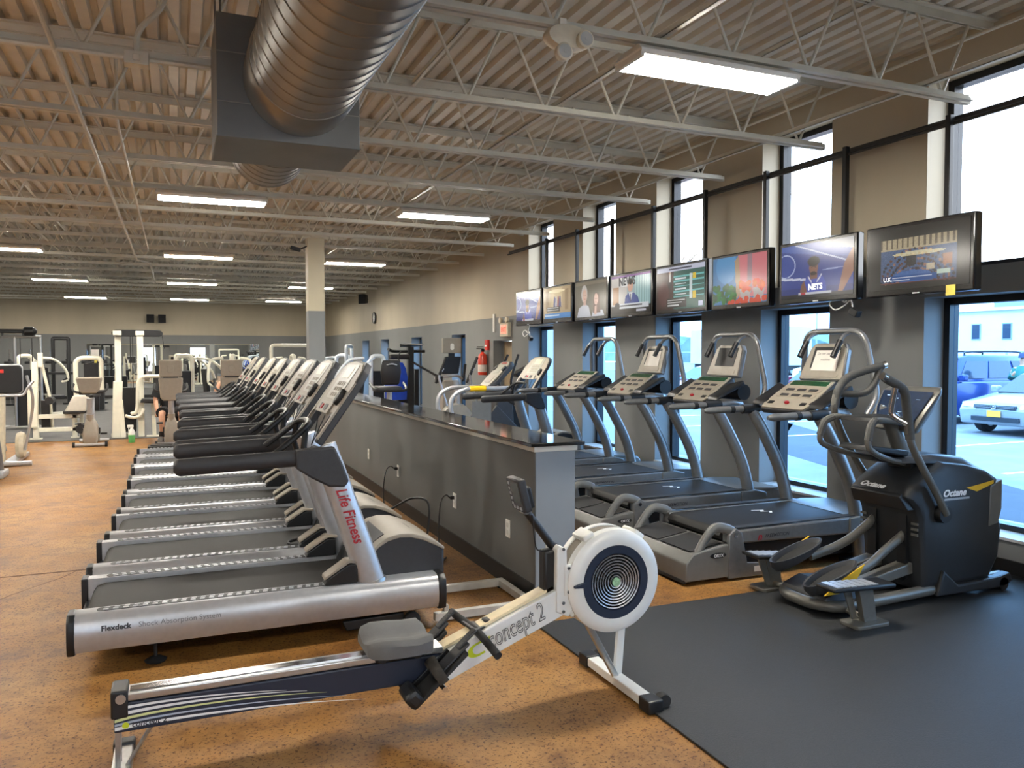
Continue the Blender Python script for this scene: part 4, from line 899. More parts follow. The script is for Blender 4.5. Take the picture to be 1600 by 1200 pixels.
def p_table():
    p = Pic(96, 54, (62, 34, 32)); p.rect(0, 0, 1, .12, (196, 200, 220)); p.rect(.26, .045, .74, .075, (60, 60, 80)); p.rect(.36, .12, 1, 1, (40, 92, 84))
    for i in range(5): p.rect(.36, .22 + i * .12, .98, .25 + i * .12, (110, 190, 190)); p.rect(.40, .28 + i * .12, .62, .31 + i * .12, (220, 224, 226))
    p.rect(.70, .2, .755, .78, (206, 218, 220)); p.rect(.765, .2, .82, .34, (226, 196, 50)); p.rect(.765, .62, .82, .78, (226, 196, 50)); p.rect(.27, .12, .30, .36, (220, 216, 210)); p.ell(.28, .14, .018, .03, (206, 170, 150)); p.rect(.25, .36, .32, .5, (20, 20, 24))
    p.ell(.15, .62, .12, .3, (84, 40, 40)); p.rect(.22, .74, .64, .96, (22, 22, 24))
    for i in range(3): p.rect(.24, .77 + i * .06, .6 - .06 * i, .80 + i * .06, (206, 208, 206))
    p.rect(.88, .86, .96, .96, (190, 200, 226)); return p
def p_news():
    p = Pic(96, 54, (150, 172, 176)); p.rect(0, 0, .42, .8, (196, 190, 184)); p.rect(.04, .3, .2, .75, (170, 124, 84)); p.rect(.26, .04, .5, .3, (220, 220, 220)); p.rect(.62, .06, 1, .8, (160, 196, 196))
    for i in range(6): p.rect(.66 + i * .06, .06, .68 + i * .06, .8, (126, 160, 164))
    p.poly([(.34, .80), (.38, .55), (.47, .46), (.60, .48), (.70, .60), (.74, .80)], (28, 62, 142)); p.poly([(.46, .46), (.56, .46), (.52, .68)], (226, 226, 226)); p.ell(.50, .30, .07, .15, (206, 158, 136)); p.ell(.50, .18, .08, .075, (62, 46, 38)); p.rect(.50, .5, .52, .7, (30, 40, 90))
    p.rect(0, 0, 1, .05, (112, 52, 140)); p.rect(0, .80, 1, 1, (12, 12, 20)); p.rect(.2, .74, .96, .87, (210, 214, 220)); p.rect(.24, .78, .8, .82, (60, 60, 70)); p.ell(.16, .8, .07, .1, (24, 22, 26)); p.rect(.66, .90, .9, .97, (200, 200, 210)); return p
def p_women():
    p = Pic(96, 54, (88, 80, 62)); p.rect(0, 0, 1, .1, (120, 110, 88)); p.ell(.86, .18, .05, .09, (60, 54, 44)); p.ell(.86, .18, .035, .065, (92, 84, 66))
    p.poly([(.06, 1), (.12, .74), (.30, .62), (.44, .7), (.52, 1)], (188, 190, 200)); p.ell(.30, .34, .1, .25, (196, 190, 184)); p.ell(.31, .40, .075, .19, (210, 168, 148)); p.rect(.27, .56, .35, .66, (198, 156, 138)); p.rect(.28, .37, .30, .39, (60, 44, 40)); p.rect(.335, .37, .355, .39, (60, 44, 40)); p.rect(.29, .49, .34, .505, (170, 92, 84))
    p.poly([(.54, 1), (.58, .84), (.88, .84), (.94, 1)], (196, 198, 208)); p.poly([(.58, .9), (.58, .5), (.66, .34), (.78, .4), (.82, .9)], (88, 46, 30)); p.ell(.68, .52, .065, .16, (216, 170, 150)); p.rect(.65, .50, .665, .515, (50, 36, 34)); p.rect(.70, .50, .715, .515, (50, 36, 34)); p.poly([(.62, .95), (.64, .72), (.70, .70), (.70, .95)], (210, 164, 144)); p.rect(.66, .6, .70, .615, (170, 84, 80)); return p
def p_flags():
    p = Pic(80, 45, (176, 150, 108)); p.rect(.3, 0, .7, .6, (204, 180, 132)); p.rect(.08, .1, .2, .7, (142, 116, 76)); p.rect(.8, .1, .92, .7, (142, 116, 76)); p.ell(.5, .12, .3, .05, (246, 228, 180))
    for x, c in ((.40, (60, 66, 130)), (.46, (180, 176, 180)), (.54, (150, 60, 60)), (.60, (50, 58, 120))): p.poly([(x, .3), (x + .04, .3), (x + .07, .62), (x - .03, .62)], c)
    p.rect(.12, .60, .62, .76, (24, 22, 22)); 
    for i in range(2): p.rect(.14, .63 + i * .06, .56, .65 + i * .06, (200, 200, 196))
    p.rect(.04, .80, 1, .95, (48, 132, 200)); p.rect(.04, .84, .6, .88, (196, 214, 232)); p.rect(0, .95, 1, 1, (10, 10, 12)); return p
tvf = mat('tv_gloss_black', (14, 14, 16), .18, 0, .05, coat=.3)
def tv(label, y0, y1, pic, tilt=0.):
    yc, hw = (y0 + y1) / 2, (y1 - y0) / 2 - .008
    t = thing('television', label, 'television', (5.12, yc, 2.335), 0, 'televisions above the windows')
    hh = .275
    obj('frame', B().box(0, .075, -hw, hw, -hh, hh), tvf, t, .012)
    obj('back_shell', B().loft([[(.07, -hw * .9, -.2), (.07, hw * .9, -.2), (.07, hw * .9, .2), (.07, -hw * .9, .2)], [(.13, -hw * .7, -.15), (.13, hw * .7, -.15), (.13, hw * .7, .15), (.13, -hw * .7, .15)]]), black, t, .01)
    p = pic(); a = p.a.clip(0, 255) / 255; a = np.where(a <= .04045, a / 12.92, ((a + .055) / 1.055) ** 2.4)
    W_, H_ = p.w, p.h; bx, bz = hw - .035, hh - .04
    vs = [(-.0035, bx - 2 * bx * i / W_, bz - 2 * bz * j / H_ + .008) for j in range(H_ + 1) for i in range(W_ + 1)]
    fs = [(j * (W_ + 1) + i, (j + 1) * (W_ + 1) + i, (j + 1) * (W_ + 1) + i + 1, j * (W_ + 1) + i + 1) for j in range(H_) for i in range(W_)]
    me = bpy.data.meshes.new('screen'); me.from_pydata(vs, [], fs)
    ca = me.color_attributes.new('picture', 'FLOAT_COLOR', 'CORNER')
    ca.data.foreach_set('color', np.repeat(np.concatenate([a.reshape(-1, 3), np.ones((W_ * H_, 1))], 1), 4, axis=0).ravel())
    me.materials.append(scrm); s = obj('screen', me, scrm, t)
    obj('badge', B().box(-.003, 0, -.03, .03, -hh + .008, -hh + .018), silver, t)
    obj('mount_arm', B().box(.12, .31, -.04, .04, -.04, .04).box(.12, .14, -.14, .14, -.1, .1), black, t, .006)
    obj('mount_pole', B().box(.30, .345, -.022, .022, -.12, 1.09), black, t, .004)
    return t, s, bx, bz
t, s, bx, bz = tv('television nearest the camera, showing a crowded assembly hall', 3.82, 4.78, p_senate)
R_, U_ = (0, -1, 0), (0, 0, 1)
at_ = lambda u, v: (-.0045, bx - 2 * bx * u, bz - 2 * bz * v + .008)
text('U.K.', .045, capt, s, at_(.165, .86), R_, U_, bold=.001)
obj('sticky_note', B().box(-.006, -.003, -.33, -.255, -.30, -.225), mat('yellow_note_paper', (226, 206, 96), .7), t, smooth=False, label='small yellow paper note stuck at the lower edge')
t, s, bx, bz = tv('television second from the camera, showing a basketball player in a blue jersey', 4.85, 5.77, p_ball)
text('NETS', .07, capt, s, at_(.40, .86), R_, U_, bold=.003)
tv('television third from the camera, showing tomatoes and green peppers', 5.88, 6.77, p_food)
t, s, bx, bz = tv('television fourth from the camera, showing a results table with yellow bars', 6.82, 7.80, p_table)
t, s, bx, bz = tv('television fifth from the camera, showing a newsreader in a blue suit', 7.85, 8.83, p_news)
text('NEWS', .14, darkprint, s, at_(.2, .26), R_, U_, bold=.004)
tv('television sixth from the camera, showing two women on a brown background', 8.87, 9.81, p_women)
tv('television seventh from the camera, showing flags in a panelled room', 9.87, 10.83, p_flags)
tv('television farthest from the camera, showing a basketball court', 10.87, 11.86, lambda: p_ball(80, 45))
for yy, zz, lab in ((4.95, 1.96, 'black power adapter with a coiled white cable under the second television'), (11.45, 1.86, 'black power adapter dangling under the farthest television')):
    c = thing('power_adapter', lab, 'adapter', (5.2, yy, zz))
    obj('body', B().box(-.03, .03, -.045, .045, -.03, .03, Matrix.Rotation(.5, 4, 'X')), black, c, .008)
    obj('cable', B().tube(catmull([(0, .02, .02), (0, .05, .10), (0, .12, .06), (-.02, .2, .03), (-.02, .26, .09), (-.01, .18, .13), (-.01, .1, .09), (0, .06, .16), (0, .03, .2)], 6), .006, 6), whitep, c)

# ------------------------------------------------------------------ things on the walls
for i, (yy, lab) in enumerate(((5.06, 'white wall outlet nearest the partition end, nothing plugged in'), (6.2, 'white wall outlet with the thick looping cord beside the nearest treadmill'), (8.0, 'white wall outlet with a cord in the middle of the partition'), (9.35, 'empty white outlet between the two corded ones on the partition'), (12.1, 'white outlet with a cord far along the partition'), (12.7, 'farthest white outlet on the partition'))):
    zz = .40 if yy < 9 else .42
    o = thing('wall_outlet', lab, 'outlet', (HX0, yy, zz), 0, 'outlets on the partition')
    obj('plate', B().box(-.007, 0, -.038, .038, -.062, .062), whitep, o, .003)
    for s in (-1, 1): obj('socket', B().prism(rrect(-.017, .017, s * .026 - .016, s * .026 + .016, .006, 2), 'x', -.010, -.006), mat('socket_white', (212, 210, 202), .4), o)
    if i in (1, 2, 4):
        c = thing('power_lead', ['', 'black power cord looping to the nearest treadmill', 'black power cord from the partition to a middle treadmill', '', 'thin black power cord to a far treadmill'][i], 'cord', (HX0, yy, zz))
        obj('plug', B().box(-.045, -.011, -.014, .014, .012, .042), black, c, .006)
        ye = [0, -.85, -1.0, 0, -.75][i]
        obj('cable', B().tube(catmull([(-.045, 0, .027), (-.10, -.05, .06), (-.17, -.14, .02), (-.22, -.24, -.14), (-.27, ye * .45, -.31), (-.42, ye * .75, -.37), (-.61, ye, -.385)], 6), .006, 8), black, c)
tag(obj('power_lead', B().tube(catmull([(1.47, 5.75, .46), (1.62, 5.7, .54), (1.70, 5.55, .52), (1.66, 5.45, .30), (1.62, 5.42, .1), (1.75, 5.6, .012), (1.95, 5.9, .012)], 6), .008, 8), black), 'thick black cord arching over the hood of the second treadmill', 'cord')
tag(obj('power_lead', B().tube(catmull([(1.0, 5.70, .32), (.86, 5.78, .305), (.74, 5.72, .30), (.72, 5.62, .30), (.82, 5.56, .302), (1.02, 5.55, .31)], 6), .009, 8), black), 'black cord looped on the belt of the second treadmill', 'cord')
# white floor frame between treadmill and partition
fr = thing('floor_frame', 'white painted steel frame lying flat between nearest treadmill and partition', 'frame', (0, 0, 0))
wf = mat('worn_white_paint', (198, 194, 184), .5, .1, .15, 8)
obj('front_bar', B().box(1.42, 2.085, 4.50, 4.545, .012, .06), wf, fr, .004); obj('back_bar', B().box(1.55, 2.085, 5.02, 5.065, .012, .06), wf, fr, .004)
obj('side_bar', B().box(2.04, 2.085, 4.545, 5.02, .012, .06), wf, fr, .004); obj('end_post', B().box(1.48, 1.51, 4.515, 4.545, .06, .10), wf, fr, .003)
for x, y in ((1.6, 4.52), (2.06, 4.52), (2.06, 5.04), (1.6, 5.04)): obj('pad', B().box(x - .02, x + .02, y - .015, y + .015, 0, .013), blackrub, fr)
ex = thing('exit_sign', 'beige exit sign with twin lamp heads above the side door', 'exit sign', (XW, 13.36, 2.05))
obj('box', B().box(-.07, -.001, -.19, .19, -.13, .13), mat('aged_beige', (206, 196, 172), .5), ex, .008)
obj('sign_face', B().box(-.074, -.07, -.12, .12, -.075, .085), mat('salmon_sign', (236, 128, 104), .4, 0, .05, emit=.6), ex)
text('EXIT', .11, mat('red_sign_letters', (210, 52, 38), .4, 0, .05, emit=.5), ex, (-.0745, .115, -.035), (0, -1, 0), (0, 0, 1), bold=.004)
for s in (-1, 1):
    h = obj('lamp_head', B().lathe([(.02, .0), (.05, -.02), (.055, -.06), (.045, -.065)], (-.03, s * .15, .17), 'x', 16), MATS['aged_beige'], ex)
tag(obj('door_alarm', B().box(XW - .03, XW - .001, 13.92, 14.0, 2.02, 2.36).box(XW - .035, XW - .03, 13.94, 13.98, 2.1, 2.3), whitep, bev=.008), 'narrow white notification strip on the wall left of the exit sign', 'alarm')
ps = thing('fire_alarm_pull', 'small red fire alarm box above the extinguisher', 'fire alarm', (XW, 14.3, 1.78))
obj('box', B().box(-.05, -.001, -.07, .07, -.10, .10), mat('signal_red', (206, 44, 34), .4), ps, .008); obj('pull_handle', B().box(-.06, -.05, -.05, .05, -.03, .0), whitep, ps, .003)
fx = thing('fire_extinguisher', 'red fire extinguisher hung on the wall beside the door', 'fire extinguisher', (XW - .09, 14.38, 1.20))
obj('cylinder', B().lathe([(.03, .0), (.085, .0), (.09, .02), (.09, .34), (.07, .40), (.025, .43), (.025, .46)], (0, 0, 0), 'z', 24), mat('extinguisher_red', (220, 62, 34), .3, 0, .04, coat=.3), fx)
obj('label_band', B().lathe([(.0905, .06), (.0915, .06), (.0915, .20), (.0905, .20)], (0, 0, 0), 'z', 24), mat('pale_label', (216, 200, 188), .5), fx)
obj('valve', B().box(-.03, .03, -.025, .025, .45, .50).box(-.13, .02, -.012, .012, .50, .515).box(-.12, .02, -.012, .012, .535, .55), black, fx, .004)
obj('hose', B().tube(catmull([(.0, .03, .48), (.02, .10, .44), (.02, .125, .30), (.01, .115, .12)], 6), .012, 8), black, fx)
obj('wall_hook', B().box(.05, .089, -.03, .03, .30, .40), chrome, fx)
def speaker(label, loc, rz):
    s = thing('speaker', label, 'speaker', loc, rz)
    obj('cabinet', B().loft([[(-.13, 0, -.15), (.13, 0, -.15), (.13, 0, .15), (-.13, 0, .15)], [(-.09, .2, -.12), (.09, .2, -.12), (.09, .2, .12), (-.09, .2, .12)]]), black, s, .01)
    obj('grille', B().box(-.12, .12, -.008, 0, -.14, .14), mat('speaker_cloth', (34, 34, 36), .9, 0, .3, 150), s, .006); obj('bracket', B().box(-.02, .02, .19, .30, -.02, .02), black, s)
    return s
speaker('black wall speaker tilted out from the right wall above the clock', (5.32, 24.2, 3.28), math.radians(-50))
speaker('left one of two black speakers high on the far wall', (-.75, YF - .3, 2.88), 0); speaker('right one of two black speakers high on the far wall', (-.36, YF - .3, 2.88), 0)
ck = thing('wall_clock', 'round black wall clock under the side speaker', 'clock', (XW - .03, 23.6, 2.68))
obj('rim', B().ring([(.14, 0), (.17, -.0), (.17, -.03), (.14, -.03)], (0, 0, 0), 'x', 32), black, ck); obj('dial', B().lathe([(.145, -.01), (.145, -.015)], (0, 0, 0), 'x', 32), whitep, ck)
obj('hands', B().box(-.02, -.017, -.006, .006, -.01, .10).box(-.02, -.017, -.07, .0, -.006, .006), black, ck)
tag(obj('paper_notice', B().box(-2.7, -2.44, YF - .022, YF - .02, 1.42, 1.75), paperm), 'white paper notice taped to the mirror corner', 'notice')
tag(obj('paper_notice', B().box(-2.6, -2.35, YF - .022, YF - .02, 1.2, 1.38), mat('yellow_note_paper', (226, 206, 96))), 'yellowish notice taped to the mirror below the white one', 'notice')
cm = thing('security_camera', 'small black camera bracketed to the column near the ceiling', 'camera', (1.86, 13.1, 3.28))
obj('housing', B().box(-.12, .04, -.03, .03, -.03, .03, Matrix.Rotation(.25, 4, 'Y')), black, cm, .01); obj('bracket', B().tube([(.02, 0, .0), (.14, 0, .06)], .012, 8), black, cm)
cm = thing('security_camera', 'small beige camera high in the corner of the farthest tall window', 'camera', (5.35, 12.2, 3.62))
obj('housing', B().box(-.10, .06, -.03, .03, -.03, .03, Matrix.Rotation(.25, 4, 'Y')), taupe, cm, .01); obj('bracket', B().tube([(.02, 0, .0), (.25, 0, .06)], .012, 8), taupe, cm)
# ------------------------------------------------------------------ machines at the far end
def fb(name, parts, m, parent, r=.03, **k):
    b = B()
    for p in parts: b.tube(fillet(p, .06, 4) if len(p) > 2 else p, r, 8)
    return obj(name, b, m, parent, **k)
pad = mat('black_vinyl_pad', (30, 29, 30), .5, 0, .08); greyp = mat('grey_vinyl_pad', (196, 190, 178), .5, 0, .05); steel = mat('weight_stack', (36, 36, 38), .5, .4, .1)
def sq(b, p, q, w, d=None):
    p, q = Vector(p), Vector(q); t = (q - p).normalized(); u = Vector((0, 0, 1)) if abs(t.z) < .9 else Vector((1, 0, 0))
    a = (u - t * u.dot(t)).normalized(); c = t.cross(a); d = d or w
    b.loft([[e + a * sa * w / 2 + c * sc * d / 2 for sa, sc in ((-1, -1), (1, -1), (1, 1), (-1, 1))] for e in (p, q)]); return b

def upright_bike(label, loc, tall, low=.79):
    t = thing('exercise_bike', label, 'exercise bike', loc, 0, 'upright exercise bikes seen from the console back')
    tz = 1.19
    obj('front_foot', B().cyl((-.26, 0, .04), (.26, 0, .04), .028, 10), silver, t)
    for s in (-1, 1): obj('foot_wheel', B().lathe([(.02, -.02), (.045, -.02), (.045, .02), (.02, .02)], (s * .25, 0, .045), 'x', 14), blackrub, t)
    obj('body_shell', B().loft([[(-.11, -.02, .05), (.11, -.02, .05), (.11, .55, .05), (-.11, .55, .05)], [(-.12, .0, .22), (.12, .0, .22), (.12, .5, .25), (-.12, .5, .25)], [(-.08, .03, .40), (.08, .03, .40), (.08, .40, .42), (-.08, .40, .42)], [(-.06, .06, .50), (.06, .06, .50), (.06, .2, .5), (-.06, .2, .5)]]), taupe, t, .03, ang=50)
    obj('post', B().tube([(0, .10, .45), (0, .05, low + .05)], [.05, .045], 12), silver, t)
    obj('post_sleeve', B().tube([(0, .115, .32), (0, .085, .56)], [.062, .058], 12), taupe, t)
    sh = [(-.13, low), (.13, low), (.165, low + .05), (.19, tz - .03), (.18, tz), (-.18, tz), (-.19, tz - .03), (-.165, low + .05)]
    if not tall: sh = [(-.11, .93), (.11, .93), (.15, .97), (.195, tz - .02), (.18, tz + .01), (-.18, tz + .01), (-.195, tz - .02), (-.15, .97)]
    c = obj('console', B().prism(sh, 'y', -.02, .08), taupe, t, .02)
    obj('console_rim', B().prism([(x * 1.05, z + .008) for x, z in sh], 'y', .03, .06), beige, c, .01)
    if tall:
        m = obj('screen_back', B().prism(rrect(-.175, .175, 1.21, 1.50, .03), 'y', -.02, .05), taupe, t, .012)
        obj('screen_badge', B().prism(rrect(-.05, .05, 1.28, 1.41, .02), 'y', -.03, -.018), beige, m, .006); obj('screen_hinge', B().box(-.12, .12, 0, .04, 1.18, 1.22), black, m)
        obj('screen_rim', B().prism(rrect(-.185, .185, 1.205, 1.508, .035), 'y', .01, .04), beige, m, .008)
    obj('handlebar', B().tube(catmull([(-.26, .28, 1.08), (-.27, .16, 1.0), (-.2, .06, .95), (0, .05, .93), (.2, .06, .95), (.27, .16, 1.0), (.26, .28, 1.08)], 5), .02, 10), blackrub, t)
    obj('seat_post', B().tube([(0, .42, .3), (0, .62, .82)], .035, 10), silver, t)
    obj('saddle', B().loft([[(-.03, .45, .84), (.03, .45, .84), (.03, .45, .88), (-.03, .45, .88)], [(-.06, .58, .83), (.06, .58, .83), (.05, .58, .9), (-.05, .58, .9)], [(-.13, .75, .84), (.13, .75, .84), (.12, .75, .92), (-.12, .75, .92)]]), pad, t, .02)
    obj('rear_foot', B().cyl((-.24, .8, .04), (.24, .8, .04), .03, 10).box(-.03, .03, .4, .8, .03, .08), silver, t)
    for s in (-1, 1): obj('pedal', B().box(s * .14, s * .24, .24 + s * .12, .34 + s * .12, .28 - s * .1, .31 - s * .1).box(s * .12, s * .14, .27, .31 + s * .1, .2, .31), black, t)
    return t
upright_bike('taupe exercise bike with low console, standing on the orange floor at left', (-1.35, 15.45, 0), False)
upright_bike('taupe exercise bike with raised screen, in front of the seated person', (-.05, 15.1, 0), True)
upright_bike('taupe exercise bike with raised screen beside the treadmill consoles', (.96, 15.1, 0), True)
tag(obj('bike_step', B().box(-.42, .0, 14.55, 14.9, .0, .06).box(-.38, -.04, 14.6, 14.85, .06, .075), black, bev=.01), 'flat black platform on the floor beside the treadmill row', 'platform')

def lat_tower(label, loc):
    t = thing('cable_tower', label, 'weight machine', loc)
    for x in (-.36, .03):
        obj('upright_post', sq(B(), (x, .1 if x < 0 else .0, .0), (x, .1 if x < 0 else .0, 2.0), .11, .09), creamw, t, .01)
        obj('post_cap', B().box(x - .075, x + .075, -.07, .17, 1.95, 2.04), creamw, t, .01)
    tb = obj('top_beam', B().prism(rrect(-.44, .42, 1.93, 2.06, .06), 'y', -.03, .04), black, t, .01)
    for x in (-.4, .38): obj('pulley', B().lathe([(.01, -.02), (.055, -.02), (.045, 0), (.055, .02), (.01, .02)], (x, -.04, 1.99), 'y', 16), black, tb)
    obj('cable', B().tube([(-.14, 0, 1.95), (-.14, 0, .9)], .006, 6).tube([(-.10, 0, 1.95), (-.10, 0, .9)], .006, 6).tube([(.42, -.04, 1.97), (.46, -.04, 1.7)], .005, 6), black, t)
    obj('front_shroud', sq(B(), (-.40, -.05, .0), (-.36, -.05, 1.08), .16, .12), creamw, t, .012)
    obj('side_leg', sq(sq(B(), (-.28, -.10, 0), (-.33, -.02, .72), .09), (-.5, .1, .03), (-.1, .1, .03), .08), creamw, t, .01)
    obj('weight_stack', B().box(-.30, -.06, .02, .20, .1, .95), steel, t, .006)
    obj('curved_arm', B().tube(catmull([(-.14, -.1, .45), (-.04, -.12, .52), (-.02, -.12, .9), (.0, -.12, 1.08), (.10, -.12, 1.16), (.4, -.12, 1.17)], 5), .035, 10), creamw, t)
    obj('lower_arc', B().tube(catmull([(-.24, -.12, .42), (-.1, -.14, .38), (.02, -.14, .42), (.08, -.14, .55)], 5), .03, 10), creamw, t)
    obj('seat_pad', B().prism([(.02, .66), (.40, .64), (.40, .72), (.04, .74)], 'y', -.2, .12), pad, t, .02)
    obj('seat_support', sq(B(), (.26, -.05, 0), (.24, -.05, .66), .07), creamw, t, .008); obj('floor_plate', B().box(.12, .36, -.12, .03, 0, .02), creamw, t)
    obj('back_pad', B().box(-.04, .04, .08, .16, .75, 1.1).box(.25, .42, .1, .2, .8, 1.15), pad, t, .03)
    return t
lat_tower('tall cream cable tower with black top beam behind the exercise bikes', (-.62, 16.9, 0))

def leg_bench(label, loc):
    t = thing('leg_machine', label, 'weight machine', loc)
    obj('stack_post', sq(B(), (-.24, 0, .0), (-.24, 0, 1.45), .10), creamw, t, .01); obj('stack_cover', B().box(-.36, -.2, -.08, .04, .22, .98), creamw, t, .012)
    obj('post_slot', B().box(-.19, -.11, -.02, .06, 1.35, 1.62), creamw, t, .006); obj('weight_stack', B().box(-.16, -.02, .05, .2, .2, .72), steel, t)
    obj('slanted_guide', B().tube([(-.13, .05, 1.4), (-.02, .1, .8), (.02, .1, .2)], .028, 8), creamw, t)
    obj('base_beam', sq(sq(B(), (-.25, 0, .42), (.5, 0, .42), .08), (-.25, 0, .17), (.52, 0, .17), .08), creamw, t, .008)
    obj('front_leg', sq(sq(B(), (.40, 0, .0), (.40, 0, .45), .08), (.5, .2, .0), (.5, .2, .5), .07), creamw, t, .008); obj('foot_plate', B().box(.33, .47, -.05, .05, 0, .02).box(-.34, -.14, -.05, .05, 0, .02), creamw, t)
    obj('bench_pad', B().prism([(.24, .50), (.60, .50), (.66, .80), (.40, .82)], 'y', -.16, .10, None), greyp, t, .03)
    obj('pad_edge', B().prism([(.22, .47), (.60, .47), (.62, .52), (.22, .52)], 'y', -.17, .11), pad, t, .015)
    obj('roller_pad', B().cyl((.52, -.2, .18), (.52, .15, .18), .09, 14).cyl((.0, -.15, .72), (.0, .2, .72), .07, 14), pad, t)
    obj('hoop_frame', B().tube(fillet([(.42, .15, .5), (.42, .15, 1.45), (.50, .15, 1.52), (.82, .15, 1.52), (.86, .15, 1.45), (.86, .15, .9)], .08), .045, 8), creamw, t)
    obj('hoop_stack', B().box(.55, .80, .2, .38, .5, 1.42), steel, t, .01)
    return t
leg_bench('cream leg machine with slanted pale bench pad and hoop frame', (-2.15, 17.15, 0))

def press(label, loc, rz=0., m=None, variant=0):
    m = m or creamw
    t = thing('weight_machine', label, 'weight machine', loc, rz)
    obj('stack_tower', B().tube(fillet([(-.3, 0, 0), (-.3, 0, 1.55), (.05, 0, 1.55), (.05, 0, 0)], .12), .05, 8), m, t); obj('weight_stack', B().box(-.24, 0, -.08, .1, .1, 1.2), steel, t, .006)
    obj('base_beam', sq(sq(B(), (-.4, .0, .05), (.9, 0, .05), .09), (.2, -.35, .05), (.2, .35, .05), .09), m, t, .01)
    obj('seat_frame', sq(B(), (.45, 0, .05), (.40, 0, 1.2), .08), m, t, .008)
    obj('seat_pad', B().box(.40, .78, -.2, .2, .46, .54), pad, t, .03); obj('back_pad', B().prism([(.36, .58), (.44, .58), (.36, 1.25), (.28, 1.25)], 'y', -.16, .16), pad, t, .03)
    for s in (-1, 1):
        obj('press_arm', B().tube(catmull([(.1, s * .2, 1.5), (.35, s * .42, 1.45), (.62, s * .44, 1.2), (.7, s * .42, .95), (.62, s * .30, .88)], 5), .032, 8), m, t)
        obj('hand_grip', B().tube([(.7, s * .43, .98), (.64, s * .28, .88)], .036, 8), blackrub, t)
    if variant: obj('top_frame', B().tube(fillet([(-.3, -.4, 1.2), (-.3, -.4, 1.8), (-.3, .55, 1.8), (-.3, .55, 1.3)], .08), .045, 8), m, t)
    return t
press('white press machine seen past the seated person, in front of the mirror', (.35, 20.0, 0), math.radians(15))
press('white weight machine with high top frame left of the column', (2.7, 20.3, 0), math.radians(95), None, 1)
press('white arm machine partly behind the treadmill consoles', (1.25, 19.4, 0), math.radians(-100))
bw = mat('cool_white_coat', (214, 222, 230), .35, 0, .04)
press('cool white machine in the far right corner beyond the column', (4.1, 21.6, 0), math.radians(160), bw, 1)
press('cool white curved-arm machine by the small windows', (4.25, 18.2, 0), math.radians(200), bw)
press('grey and white machine at left by the far wall', (-3.3, 23.0, 0), math.radians(40))

# cable crossover, racks and bars along the far left
t = thing('cable_crossover', 'chrome cable crossover frame with black top bar at the far left', 'weight machine', (-3.0, 19.8, 0))
for x in (-.75, -.12, .36): obj('chrome_post', B().cyl((x, 0, 0), (x, 0, 1.97), .03, 10), alu, t)
obj('top_rail', B().tube([(-.75, 0, 1.96), (.38, 0, 1.96)], .03, 8), alu, t); obj('top_bar', B().cyl((-.55, 0, 2.08), (.18, 0, 2.08), .045, 10), black, t)
for x in (-.55, .15): obj('bar_end', B().tube([(x - .12, 0, 2.08), (x - .08, 0, 2.08), (x + .08, 0, 2.08), (x + .15, 0, 2.08)], [.04, .10, .10, .03], 12), black, t)
obj('bar_hook', B().box(-.36, -.32, -.02, .02, 1.98, 2.06).box(.02, .06, -.02, .02, 1.98, 2.06), black, t)
for x in (-.02, .2): obj('cable', B().tube([(x, 0, 1.95), (x, 0, .8)], .008, 6), black, t)
obj('weight_stack', B().box(-.12, .3, .05, .25, .05, .8), steel, t, .01); obj('base_plate', B().box(-.8, .42, -.12, .3, 0, .05), alu, t, .01)
t = thing('barbell_rack', 'black upright rack frame standing against the far grey wall', 'rack', (-2.75, 24.0, 0))
obj('hoop', B().tube(fillet([(-.17, 0, 0), (-.17, 0, 2.0), (.19, 0, 2.0), (.19, 0, 0)], .03), .045, 6), black, t); obj('shelf', B().box(-.9, .3, -.08, .1, 1.05, 1.12), black, t, .01); obj('base_plate', B().box(-.5, .5, -.2, .2, .0, .06), black, t, .01)
for i, x in enumerate((-5.2, -4.65, -4.1, -3.55, -3.1, -2.55, -2.1)):
    d = thing('barbell', 'short upright barbell with black plates along the far wall, %s from the left' % ['first', 'second', 'third', 'fourth', 'fifth', 'sixth', 'seventh'][i], 'barbell', (x, 28.6, 0), 0, 'barbells stored upright along the far wall')
    obj('bar', B().cyl((0, 0, 0), (0, 0, 1.72), .018, 8), chrome, d); obj('plate', B().lathe([(.03, 1.28), (.15, 1.28), (.16, 1.30), (.15, 1.36), (.03, 1.37)], (0, 0, 0), 'z', 16), black, d); obj('collar', B().lathe([(.02, 1.37), (.045, 1.38), (.045, 1.42), (.02, 1.43)], (0, 0, 0), 'z', 12), black, d)
    obj('stand_disc', B().lathe([(.02, 0), (.14, 0), (.14, .05), (.02, .06)], (0, 0, 0), 'z', 16), black, d)
for x, y, lab in ((-2.55, 25.6, 'left one of two black weight storage boxes under the far wall'), (-2.05, 25.6, 'right one of two black weight storage boxes under the far wall')):
    t = thing('weight_box', lab, 'box', (x, y, 0)); obj('bin', B().box(-.2, .2, -.2, .2, 0, .62), black, t, .015); obj('bar', B().cyl((0, 0, .5), (0, 0, 1.2), .02, 8), chrome, t)
